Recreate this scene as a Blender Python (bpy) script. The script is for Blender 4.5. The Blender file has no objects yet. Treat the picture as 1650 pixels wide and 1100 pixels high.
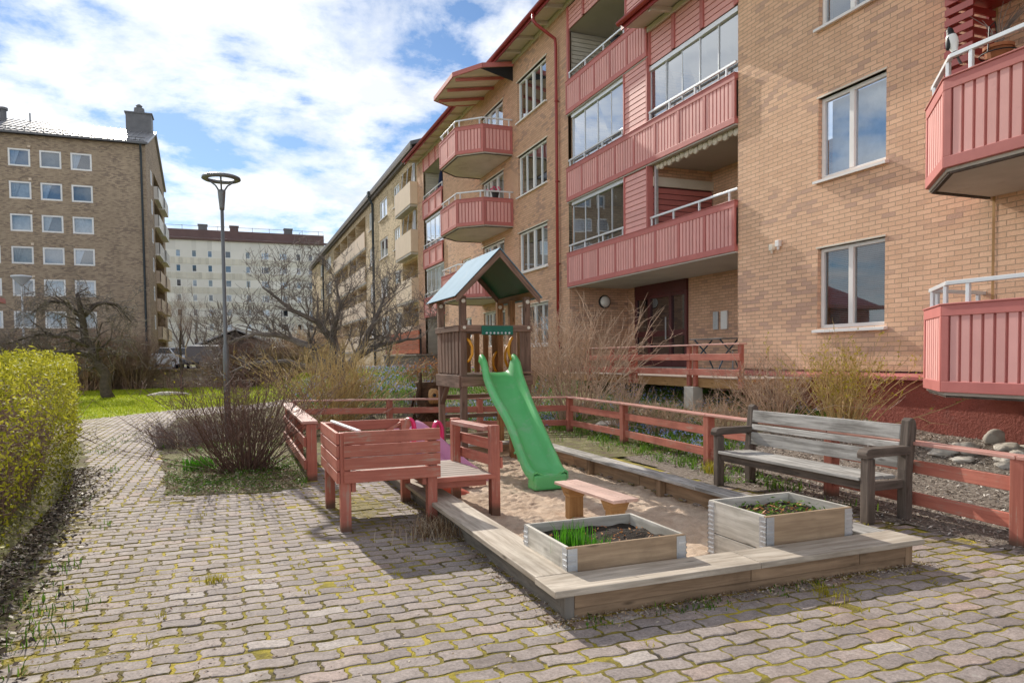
import bpy, math, random
from mathutils import Vector as V, Matrix
import mathutils
R = math.radians
rnd = random.Random(7)
S = bpy.context.scene
COL = S.collection

# ------------------------------------------------------------------ materials
def new_mat(name):
    m = bpy.data.materials.new(name); m.use_nodes = True
    nt = m.node_tree; nt.nodes.clear()
    out = nt.nodes.new('ShaderNodeOutputMaterial'); b = nt.nodes.new('ShaderNodeBsdfPrincipled')
    nt.links.new(b.outputs[0], out.inputs[0])
    return m, nt, b, out
class N:
    def __init__(s, nt): s.nt = nt
    def __call__(s, t, **kw):
        n = s.nt.nodes.new('ShaderNode' + t)
        for k, v in kw.items():
            if k == 'inp':
                for i, x in v.items():
                    if hasattr(x, 'is_output') or hasattr(x, 'links') and not isinstance(x, (int, float, tuple)): s.nt.links.new(x, n.inputs[i])
                    else: n.inputs[i].default_value = x
            else: setattr(n, k, v)
        return n
    def math(s, op, a, b=0.0, clamp=False):
        n = s('Math', operation=op, use_clamp=clamp, inp={0: a, 1: b}); return n.outputs[0]
    def mix(s, f, a, b, mode='MIX'):
        n = s('Mix', data_type='RGBA', blend_type=mode)
        for i, x in ((0, f), (6, a), (7, b)):
            if hasattr(x, 'is_output'): s.nt.links.new(x, n.inputs[i])
            else: n.inputs[i].default_value = (x if not isinstance(x, tuple) or len(x) == 4 else (*x, 1))
        return n.outputs[2]
    def noise(s, vec, scale, detail=4, rough=.55, dist=0):
        n = s('TexNoise', inp={'Scale': scale, 'Detail': detail, 'Roughness': rough, 'Distortion': dist})
        if vec is not None: s.nt.links.new(vec, n.inputs['Vector'])
        return n.outputs[0]
    def ramp(s, f, pts):
        n = s('ValToRGB'); s.nt.links.new(f, n.inputs[0]); e = n.color_ramp.elements
        while len(e) < len(pts): e.new(.5)
        for i, (p, c) in enumerate(pts):
            e[i].position = p; e[i].color = (*c, 1) if isinstance(c, tuple) else (c, c, c, 1)
        return n.outputs[0]
    def bump(s, h, strength, dist, b):
        n = s('Bump', inp={'Strength': strength, 'Distance': dist, 'Height': h}); s.nt.links.new(n.outputs[0], b.inputs['Normal'])
def pos(n): return n('NewGeometry').outputs['Position']
def sc3(n, vec, s3):
    return n('Mapping', inp={0: vec, 3: s3}).outputs[0]

def m_plain(name, c1, c2=None, scale=6, rough=.7, bump=.15, bdist=.004, bscale=None, metal=0, spec=.35, var=.12, dirt=None):
    """painted / plain surface: two-tone noise, fine bump, per-piece variation"""
    m, nt, b, o = new_mat(name); n = N(nt); P = pos(n)
    c2 = c2 or tuple(x * .78 for x in c1)
    f = n.noise(P, scale, 6, .62)
    c = n.mix(n.ramp(f, [(.32, 0.0), (.7, 1.0)]), c1, c2)
    at = n('Attribute', attribute_name='rnd').outputs['Fac']
    k = n.math('ADD', n.math('MULTIPLY', at, var * 2), 1 - var)
    hsv = n('HueSaturation', inp={'Value': k, 'Color': c}); c = hsv.outputs[0]
    if dirt:
        g = n.noise(P, dirt[1], 8, .7)
        c = n.mix(n.ramp(g, [(dirt[2], 0.0), (dirt[2] + .12, dirt[3])]), c, dirt[0])
    nt.links.new(c, b.inputs['Base Color'])
    b.inputs['Roughness'].default_value = rough; b.inputs['Metallic'].default_value = metal; b.inputs['Specular IOR Level'].default_value = spec
    if bump: n.bump(n.noise(P, bscale or scale * 8, 5, .6), bump, bdist, b)
    return m
def m_wood(name, c1, c2, rough=.8, knot=True, lines=28, spec=.2, var=.18, dirt=None, bump=.5, worn=None):
    """planks: grain along the plank's length (UV in metres), knots, per-plank tone"""
    m, nt, b, o = new_mat(name); n = N(nt)
    uv = n('UVMap').outputs[0]
    g1 = n.noise(sc3(n, uv, (2.2, lines, 1)), 1, 6, .6, .6)
    g2 = n.noise(sc3(n, uv, (1.1, 9, 1)), 1, 3, .5, 1.2)
    f = n.math('ADD', n.math('MULTIPLY', g1, .6), n.math('MULTIPLY', g2, .4))
    c = n.mix(n.ramp(f, [(.40, 0.0), (.60, 1.0)]), c2, c1)
    if knot:
        vo = n('TexVoronoi', inp={'Vector': sc3(n, uv, (2.6, 9.5, 1)), 'Scale': 1.0, 'Randomness': 1.0})
        k = n.ramp(vo.outputs['Distance'], [(.04, 1.0), (.15, 0.0)])
        c = n.mix(n.math('MULTIPLY', k, .75), c, tuple(x * .35 for x in c2))
    at = n('Attribute', attribute_name='rnd').outputs['Fac']
    hsv = n('HueSaturation', inp={'Value': n.math('ADD', n.math('MULTIPLY', at, var * 2), 1 - var), 'Color': c}); c = hsv.outputs[0]
    P = pos(n)
    if worn:      # paint rubbed through along the grain, faded and stained patches
        w = n.ramp(n.math('ADD', n.math('MULTIPLY', g1, .6), n.math('MULTIPLY', n.noise(P, 4, 6, .7), .5)), [(.60, 0.0), (.68, .8)]); c = n.mix(w, c, worn)
        c = n.mix(n.ramp(n.noise(P, 2.3, 5, .6), [(.48, 0.0), (.78, .34)]), c, tuple(min(1, x * 1.3 + .05) for x in c1))
    st_ = n.noise(P, 1.9, 8, .68); c = n.mix(n.ramp(st_, [(.5, 0.0), (.74, .55)]), c, tuple(x * .5 for x in c2))
    if dirt:
        g = n.noise(P, 5, 8, .7)
        z = n('SeparateXYZ', inp={0: P}).outputs[2]
        low = n.math('SUBTRACT', 1.0, n.math('MULTIPLY', z, 1 / dirt[1]), True)
        c = n.mix(n.math('MULTIPLY', n.ramp(n.math('ADD', n.math('MULTIPLY', low, .7), n.math('MULTIPLY', g, .6)), [(.5, 0.0), (.85, 1.0)]), .8), c, dirt[0])
    nt.links.new(c, b.inputs['Base Color']); b.inputs['Roughness'].default_value = rough; b.inputs['Specular IOR Level'].default_value = spec
    n.bump(f, bump, .004, b)
    return m
def m_brick(name, c1, c2, mortar, dark, bw=.25, rh=.076, darkamt=.12, rough=.85, bstr=.9):
    m, nt, b, o = new_mat(name); n = N(nt)
    g = n('NewGeometry'); P = g.outputs['Position']
    s = n('SeparateXYZ', inp={0: P}); nx = n('SeparateXYZ', inp={0: g.outputs['True Normal']}).outputs[0]
    isx = n.math('GREATER_THAN', n.math('ABSOLUTE', nx), .6)
    u = n.math('ADD', n.math('MULTIPLY', isx, s.outputs[1]), n.math('MULTIPLY', n.math('SUBTRACT', 1.0, isx), s.outputs[0]))
    wob = n.math('MULTIPLY', n.math('SUBTRACT', n.noise(P, 3, 2), .5), .012)
    vec = n('CombineXYZ', inp={0: n.math('ADD', u, wob), 1: n.math('ADD', s.outputs[2], wob)}).outputs[0]
    def bt(a, c, mo):
        t = n('TexBrick', offset=.5, inp={'Vector': vec, 'Scale': 1.0, 'Mortar Size': .0065, 'Mortar Smooth': .25, 'Bias': 0.0, 'Brick Width': bw, 'Row Height': rh})
        t.inputs['Color1'].default_value = (*a, 1); t.inputs['Color2'].default_value = (*c, 1); t.inputs['Mortar'].default_value = (*mo, 1)
        return t
    t = bt(c1, c2, mortar); t2 = bt((0, 0, 0), (1, 1, 1), (.5, .5, .5))
    # a few darker, purplish bricks, in drifts
    dk = n.ramp(n.math('ADD', t2.outputs[0], n.math('MULTIPLY', n.math('SUBTRACT', n.noise(sc3(n, P, (.5, .5, .9)), 1, 3), .5), 1.6)), [(1.0 - darkamt * 2.2, 0.0), (1.06, 1.0)])
    c = n.mix(n.math('MULTIPLY', n.math('MULTIPLY', dk, .75), n.math('SUBTRACT', 1.0, t.outputs['Fac'])), t.outputs[0], dark)
    grain = n.noise(P, 60, 5, .7); blot = n.math('ADD', n.math('MULTIPLY', n.noise(P, .55, 6, .6), .55), n.math('MULTIPLY', n.noise(sc3(n, P, (1.6, 1.6, .16)), 1, 6, .65), .45))
    hs = n('HueSaturation', inp={'Value': n.math('ADD', n.math('ADD', n.math('MULTIPLY', grain, .62), n.math('MULTIPLY', blot, .55)), .42), 'Color': c})
    nt.links.new(hs.outputs[0], b.inputs['Base Color']); b.inputs['Roughness'].default_value = rough; b.inputs['Specular IOR Level'].default_value = .2
    h = n.math('ADD', n.math('SUBTRACT', 1.0, t.outputs['Fac']), n.math('ADD', n.math('MULTIPLY', grain, .5), n.math('MULTIPLY', n.noise(P, 24, 4, .7), .9)))
    n.bump(h, bstr, .01, b)
    return m
def m_glass(name, tint=(.8, .86, .9), refl=1.0, rough=.015):
    m, nt, b, o = new_mat(name); n = N(nt); nt.nodes.remove(b)
    lw = n('LayerWeight', inp={0: .35}); gl = n('BsdfGlossy', inp={'Roughness': rough, 'Color': (.92, .96, 1, 1)})
    P = pos(n); bp = n('Bump', inp={'Strength': .02, 'Distance': .02, 'Height': n.noise(P, 1.3, 1)}); nt.links.new(bp.outputs[0], gl.inputs['Normal'])
    tr = n('BsdfTransparent', inp={0: (*tint, 1)})
    f = n.math('ADD', n.math('MULTIPLY', lw.outputs['Facing'], .75 * refl), .10 * refl, True)
    mx = n('MixShader', inp={0: f}); nt.links.new(tr.outputs[0], mx.inputs[1]); nt.links.new(gl.outputs[0], mx.inputs[2])
    nt.links.new(mx.outputs[0], o.inputs[0]); return m
def m_leaf(name, cols, rough=.6, trans=.35, spec=.3):
    m, nt, b, o = new_mat(name); n = N(nt)
    at = n('Attribute', attribute_name='rnd').outputs['Fac']
    c = n.ramp(at, [(i / max(1, len(cols) - 1), k) for i, k in enumerate(cols)])
    nt.links.new(c, b.inputs['Base Color']); b.inputs['Roughness'].default_value = rough; b.inputs['Specular IOR Level'].default_value = spec
    if trans:
        t = n('BsdfTranslucent'); nt.links.new(c, t.inputs[0])
        mx = n('MixShader', inp={0: trans}); nt.links.new(b.outputs[0], mx.inputs[1]); nt.links.new(t.outputs[0], mx.inputs[2]); nt.links.new(mx.outputs[0], o.inputs[0])
    return m

M = {}
M['brick'] = m_brick('tan_brick', (.84, .555, .375), (.73, .46, .30), (.52, .355, .25), (.55, .36, .28), darkamt=.09)
M['brickred'] = m_brick('reddish_brick', (.70, .435, .295), (.59, .355, .235), (.42, .285, .2), (.42, .27, .215), darkamt=.1)
M['brickyel'] = m_brick('yellow_brick', (.76, .61, .40), (.61, .47, .29), (.36, .29, .19), (.40, .3, .19), darkamt=.2)
M['brickbrown'] = m_brick('brown_brick', (.50, .385, .27), (.38, .285, .2), (.33, .26, .2), (.22, .165, .13), darkamt=.2)
M['pink'] = m_plain('pink_panel_paint', (.78, .40, .365), (.72, .36, .33), 3, .55, .06, var=.07, dirt=((.3, .12, .1), 1.6, .62, .35))
M['redframe'] = m_plain('dusty_red_paint', (.55, .185, .165), (.48, .155, .14), 4, .55, .08, var=.08)
M['redgutter'] = m_plain('red_metal_paint', (.33, .035, .03), (.27, .03, .027), 3, .4, .03, spec=.5)
M['redplaster'] = m_plain('rough_red_plaster', (.38, .115, .083), (.29, .085, .065), 2, .9, 1.0, .03, 28, dirt=((.2, .15, .13), 1.5, .62, .5))
M['redwood'] = m_wood('red_painted_wood', (.53, .18, .125), (.42, .13, .092), .6, False, 40, .35, .12, bump=.3, dirt=((.09, .07, .045), .14), worn=(.42, .30, .24))
M['redwoodtop'] = m_wood('sunlit_red_painted_wood', (.66, .36, .30), (.52, .235, .19), .5, False, 40, .5, .12, bump=.35, worn=(.55, .46, .4))  # grazing sun on the top faces painted in as a pinker red
M['white'] = m_plain('white_paint', (.88, .865, .845), (.82, .805, .785), 3, .45, .04, var=.05, spec=.45)
M['cream'] = m_plain('cream_paint', (.74, .68, .58), (.66, .6, .5), 2, .6, .06, var=.06)
M['creamboard'] = m_plain('cream_boards', (.6, .56, .48), (.54, .5, .42), 2, .6, .06, var=.06)
M['steel'] = m_plain('galvanised_steel', (.62, .64, .66), (.5, .52, .55), 12, .42, .05, metal=.55, spec=.5)
M['alu'] = m_plain('white_aluminium', (.76, .78, .8), (.7, .72, .74), 5, .35, .03, metal=.25, spec=.5)
M['concrete'] = m_plain('grey_concrete', (.58, .55, .49), (.46, .43, .38), 1.4, .85, .3, .004, 30, dirt=((.26, .22, .17), .9, .56, .5))
M['soffit'] = m_plain('dim_grey_soffit', (.56, .53, .48), (.48, .455, .41), 1.2, .8, .1)
M['darkred'] = m_plain('dark_red_door_paint', (.11, .025, .026), (.08, .019, .02), 3, .4, .04, spec=.5)
M['dark'] = m_plain('dark_interior', (.018, .02, .024), (.035, .037, .04), 1.5, .8, 0)
M['curtain'] = m_plain('white_curtain', (.62, .64, .66), (.42, .45, .5), 5, .9, .3, .02, 8)
M['grey_curtain'] = m_plain('grey_blind', (.22, .25, .28), (.15, .17, .2), 4, .8, .1)
M['glass'] = m_glass('window_glass'); M['glassdark'] = m_glass('dim_window_glass', (.55, .6, .62), .75); M['glassbright'] = m_glass('mirror_window_glass', (.7, .8, .9), 1.25)
M['black'] = m_plain('black_plastic', (.02, .02, .022), None, 5, .5, .05)
M['slate'] = m_plain('dark_roof_metal', (.17, .165, .17), (.12, .12, .125), 2, .5, .1)
M['greyroof'] = m_plain('grey_roof_sheet', (.36, .35, .35), (.28, .275, .28), 1, .38, .05, metal=.3, spec=.5)
M['darkpipe'] = m_plain('dark_drainpipe', (.035, .045, .05), None, 4, .5, .05)
M['beige'] = m_plain('beige_balcony_board', (.74, .60, .46), (.66, .53, .4), 1.5, .7, .05, dirt=((.4, .3, .2), 1.2, .6, .4))
M['whitepanel'] = m_plain('white_facade_panel', (.80, .77, .71), (.75, .72, .66), .5, .7, .05)
M['creampanel'] = m_plain('pale_cream_panel', (.74, .70, .60), (.66, .62, .53), .5, .7, .05)
M['maroon'] = m_plain('maroon_roof', (.16, .095, .085), (.12, .072, .065), .6, .6, .05)
M['greywood'] = m_wood('weathered_grey_wood', (.56, .54, .51), (.235, .22, .2), .75, True, 30, .3, .2)
M['greydark'] = m_wood('dark_weathered_wood', (.19, .15, .125), (.09, .072, .06), .8, True, 30, .2, .2)
M['boxwood'] = m_wood('brown_grey_planks', (.40, .275, .175), (.25, .168, .105), .8, True, 26, .2, .16)
M['boxgrey'] = m_wood('dark_grey_planks', (.27, .245, .215), (.165, .15, .13), .8, True, 26, .2, .16)
M['palletbrown'] = m_wood('brown_pallet_wood', (.46, .335, .22), (.32, .225, .145), .8, True, 28, .2, .16)
M['boxtop'] = m_wood('bleached_cap_planks', (.64, .565, .47), (.39, .325, .255), .72, True, 28, .3, .15)
M['pallet'] = m_wood('pale_pallet_wood', (.70, .665, .60), (.46, .43, .375), .8, True, 30, .2, .16)
M['towerwood'] = m_wood('brown_tower_wood', (.27, .17, .125), (.145, .088, .063), .75, True, 30, .25, .22)
M['towersunlit'] = m_wood('sunlit_tower_wood', (.36, .19, .08), (.21, .10, .042), .7, True, 30, .25, .2)  # same tower wood, with sunlight put into its orange colour
M['pinewood'] = m_wood('yellow_pine', (.50, .30, .13), (.36, .2, .08), .7, True, 28, .3, .12)
M['pinktop'] = m_wood('pink_painted_seat', (.74, .52, .44), (.62, .41, .34), .6, False, 45, .35, .08)
M['deckwood'] = m_wood('worn_deck_slats', (.46, .40, .35), (.33, .27, .23), .7, False, 50, .3, .12)
M['green'] = m_plain('green_plastic', (.15, .58, .20), (.12, .52, .165), 2.5, .36, .04, .002, 30, spec=.5, var=0, dirt=((.32, .50, .30), 5.5, .52, .45))
M['tarpsky'] = m_plain('sky_reflection_roof_sheet', (.24, .38, .50), (.19, .32, .43), 3, .7, .06, spec=.04, dirt=((.33, .4, .42), 4, .6, .5))  # sky reflection painted in as pale blue
M['tarpgreen'] = m_plain('green_roof_sheet', (.012, .13, .07), (.01, .1, .055), 3, .3, .06, spec=.6)
M['greensign'] = m_plain('dark_green_board', (.008, .14, .09), None, 5, .4, .03)
M['yellowgrip'] = m_plain('yellow_plastic', (.75, .33, .015), None, 5, .35, .03, spec=.5)
M['hotpink'] = m_plain('hot_pink_plastic', (.80, .03, .17), (.72, .025, .15), 4, .35, .03, spec=.5)
M['palepink'] = m_plain('pale_pink_plastic', (.62, .26, .42), (.55, .22, .36), 4, .4, .03, spec=.5)
M['purple'] = m_plain('purple_plastic', (.13, .10, .45), None, 4, .4, .03, spec=.5)
M['coral'] = m_plain('coral_plastic', (.62, .16, .10), (.5, .12, .08), 4, .45, .03)
M['terracotta'] = m_plain('terracotta', (.46, .17, .07), (.38, .14, .06), 8, .8, .1)
M['stone'] = m_plain('pale_boulder', (.62, .57, .50), (.42, .38, .32), 5, .85, .5, .015, 14, var=.2)
M['bark'] = m_plain('bark', (.13, .10, .082), (.06, .047, .04), 9, .9, 1.0, .03, 22, var=.2)
M['barkgrey'] = m_plain('grey_bark', (.25, .22, .195), (.12, .10, .09), 9, .9, .8, .02, 22, var=.25)
M['logbark'] = m_plain('stump_bark', (.15, .085, .045), (.05, .028, .016), 7, .9, 1.0, .05, 14, var=.2)
def twig(name, c): return m_plain(name, c, tuple(x * .6 for x in c), 14, .75, .2, var=.3)
M['twigpurple'] = twig('purple_brown_twigs', (.225, .135, .105)); M['twigtan'] = twig('tan_twigs', (.62, .45, .32)); M['twigbrown'] = twig('brown_twigs', (.36, .25, .185))
M['twigyellow'] = twig('straw_twigs', (.64, .47, .21)); M['twiggrey'] = twig('grey_twigs', (.27, .23, .2)); M['twigdark'] = twig('dark_twigs', (.24, .20, .175))
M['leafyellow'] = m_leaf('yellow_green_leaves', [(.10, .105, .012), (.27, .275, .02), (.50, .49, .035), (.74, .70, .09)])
M['leafyoung'] = m_leaf('young_green_buds', [(.30, .26, .02), (.5, .44, .04)])
M['leafgreen'] = m_leaf('green_leaves', [(.045, .11, .012), (.10, .22, .02), (.20, .33, .035)])
M['leafchive'] = m_leaf('chive_green', [(.05, .2, .01), (.12, .38, .02)])
M['leafdry'] = m_leaf('dry_leaves', [(.10, .06, .035), (.28, .17, .09), (.50, .38, .24), (.62, .54, .42)], trans=.15)
M['leafrust'] = m_leaf('rust_leaves', [(.28, .09, .035), (.48, .2, .06), (.6, .33, .14)], trans=.3)
M['lawngrass'] = m_leaf('lawn_grass_blades', [(.22, .30, .012), (.38, .46, .02), (.52, .53, .08)])
M['leafdark'] = m_leaf('dark_leaf_litter', [(.03, .022, .016), (.09, .065, .045), (.20, .145, .10), (.42, .35, .27)], trans=.05)
M['chips'] = m_leaf('grey_wood_chips', [(.08, .06, .048), (.24, .19, .15), (.46, .4, .34), (.7, .65, .58)], trans=0)
M['flowerblue'] = m_leaf('blue_flowers', [(.18, .24, .62), (.32, .40, .80), (.5, .56, .88)], trans=.3)
M['lavender'] = m_leaf('grey_lavender_twigs', [(.14, .105, .105), (.26, .2, .2), (.36, .3, .29)], trans=.1)
M['carsilver'] = m_plain('silver_car_paint', (.55, .56, .57), None, 2, .25, 0, metal=.5, spec=.6)
M['carblue'] = m_plain('blue_car_paint', (.12, .17, .22), None, 2, .25, 0, metal=.4, spec=.6)
M['carwhite'] = m_plain('white_car_paint', (.72, .72, .71), None, 2, .25, 0, spec=.6)
M['cargrey'] = m_plain('grey_trailer_cover', (.24, .22, .22), (.19, .175, .175), 2, .6, .05)
M['navy'] = m_plain('navy_fabric', (.02, .028, .075), None, 5, .9, .1)
M['lampgrey'] = m_plain('grey_lamp_paint', (.20, .205, .21), (.16, .165, .17), 3, .45, .04, metal=.3)
M['mossplank'] = m_plain('moss_covered_plank', (.46, .33, .03), (.22, .17, .03), 9, .95, .8, .02, 40)
M['soil'] = m_plain('dark_soil', (.055, .04, .03), (.025, .018, .013), 14, .95, 1.0, .03, 40)
M['screenwood'] = m_wood('orange_red_planks', (.42, .12, .06), (.28, .07, .035), .6, False, 30, .3, .25)

def ground_mats():
    # paving stones
    m, nt, b, o = new_mat('paving_stones'); n = N(nt); P = pos(n)
    at = n('Attribute', attribute_name='rnd').outputs['Fac']
    c = n.ramp(at, [(0, (.235, .197, .184)), (.25, (.30, .256, .238)), (.6, (.345, .293, .268)), (.82, (.36, .293, .262)), (.95, (.37, .276, .24)), (1, (.43, .38, .35))])
    sp = n.noise(P, 55, 6, .82); bl = n.noise(P, 13, 7, .7); big = n.noise(P, .8, 4, .6)
    hs = n('HueSaturation', inp={'Value': n.math('ADD', n.math('ADD', n.math('MULTIPLY', n.math('SUBTRACT', sp, .5), 2.3), n.math('MULTIPLY', bl, 1.0)), n.math('ADD', n.math('MULTIPLY', big, .4), .30)), 'Color': c})
    c = hs.outputs[0]
    # pale lichen blotches, dark stains
    li = n.noise(P, 6.5, 7, .72); c = n.mix(n.ramp(li, [(.62, 0.0), (.70, .65)]), c, (.44, .41, .375))
    st = n.noise(sc3(n, P, (1.3, 1.3, 1)), 1.7, 8, .72); c = n.mix(n.ramp(st, [(.50, 0.0), (.68, .6)]), c, (.17, .135, .11))
    # moss creeping over the stones, thickest along the hedge side and round the sandbox
    s = n('SeparateXYZ', inp={0: P}); x, y = s.outputs[0], s.outputs[1]
    edge = n.math('MULTIPLY', n.math('SUBTRACT', n.math('SUBTRACT', -.25, n.math('MULTIPLY', n.math('SUBTRACT', y, 3.0), .125)), x), 1.7, True)
    cart = n.math('SUBTRACT', 1.0, n.math('ADD', n.math('MULTIPLY', n.math('ABSOLUTE', n.math('SUBTRACT', x, 1.15)), 1.3), n.math('MULTIPLY', n.math('ABSOLUTE', n.math('SUBTRACT', y, 7.3)), .6)), True)
    right = n.math('MULTIPLY', n.math('SUBTRACT', x, 4.25), .9, True)
    ms = n.math('MAXIMUM', n.math('MAXIMUM', edge, n.math('MULTIPLY', cart, 2.3)), right)
    mn = n.math('ADD', n.math('MULTIPLY', n.noise(P, 5, 9, .72), .75), n.math('MULTIPLY', n.noise(P, 1.1, 3), .35))
    ed = n('Attribute', attribute_name='edge').outputs['Fac']
    mask = n.ramp(n.math('ADD', n.math('ADD', mn, n.math('MULTIPLY', ms, .2)), n.math('MULTIPLY', n.math('POWER', ed, 2.0), .23)), [(.765, 0.0), (.82, 1.0)])
    mc = n.ramp(n.noise(P, 30, 5, .7), [(.3, (.08, .068, .012)), (.52, (.22, .175, .018)), (.72, (.42, .30, .03))])
    c = n.mix(n.math('MULTIPLY', mask, .82), c, mc)
    nt.links.new(c, b.inputs['Base Color']); b.inputs['Roughness'].default_value = .82; b.inputs['Specular IOR Level'].default_value = .28
    h = n.math('ADD', n.math('ADD', n.math('MULTIPLY', sp, .5), n.math('MULTIPLY', bl, .6)), n.math('MULTIPLY', mask, n.noise(P, 90, 4)))
    n.bump(h, .7, .006, b); M['paver'] = m
    # mossy joints
    m, nt, b, o = new_mat('mossy_joints'); n = N(nt); P = pos(n)
    f = n.math('ADD', n.math('MULTIPLY', n.noise(P, 3.5, 8, .7), .7), n.math('MULTIPLY', n.noise(P, 1.2, 3), .3))
    c = n.ramp(f, [(.36, (.05, .038, .028)), (.44, (.15, .12, .025)), (.52, (.33, .27, .03)), (.60, (.52, .41, .04)), (.68, (.48, .27, .02))])
    nt.links.new(c, b.inputs['Base Color']); b.inputs['Roughness'].default_value = .95
    n.bump(n.noise(P, 70, 5, .7), 1, .012, b); M['joint'] = m
    def two(name, stops, sc, bs, bd, fine=(60, .5)):
        m, nt, b, o = new_mat(name); n = N(nt); P = pos(n)
        f = n.math('ADD', n.math('MULTIPLY', n.noise(P, sc, 9, .68), .62), n.math('MULTIPLY', n.noise(P, fine[0], 4, .7), .38))
        nt.links.new(n.ramp(f, stops), b.inputs['Base Color']); b.inputs['Roughness'].default_value = .95; b.inputs['Specular IOR Level'].default_value = .15
        n.bump(f, bs, bd, b); M[name] = m
    two('sand', [(.34, (.50, .365, .26)), (.5, (.76, .585, .44)), (.66, (.90, .74, .585))], 7, .9, .05, (140, .5))
    two('lawn', [(.32, (.17, .22, .012)), (.46, (.30, .38, .016)), (.58, (.40, .45, .03)), (.70, (.46, .44, .12))], 1.3, 1, .05, (45, .5))
    two('bed', [(.34, (.08, .06, .045)), (.45, (.19, .145, .11)), (.50, (.16, .17, .05)), (.58, (.30, .26, .17)), (.7, (.46, .40, .31))], 3.5, 1, .05, (35, .5))
    two('mulch', [(.36, (.07, .055, .045)), (.5, (.24, .2, .165)), (.62, (.44, .39, .33))], 22, 1, .03, (80, .5))
    two('earth', [(.34, (.09, .075, .045)), (.5, (.15, .16, .04)), (.66, (.25, .23, .09))], 1.2, 1, .04, (30, .5))
    two('asphalt', [(.35, (.16, .155, .15)), (.65, (.24, .23, .22))], 2, .5, .01, (80, .5))
ground_mats()
def roof_lines(): pass

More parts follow.
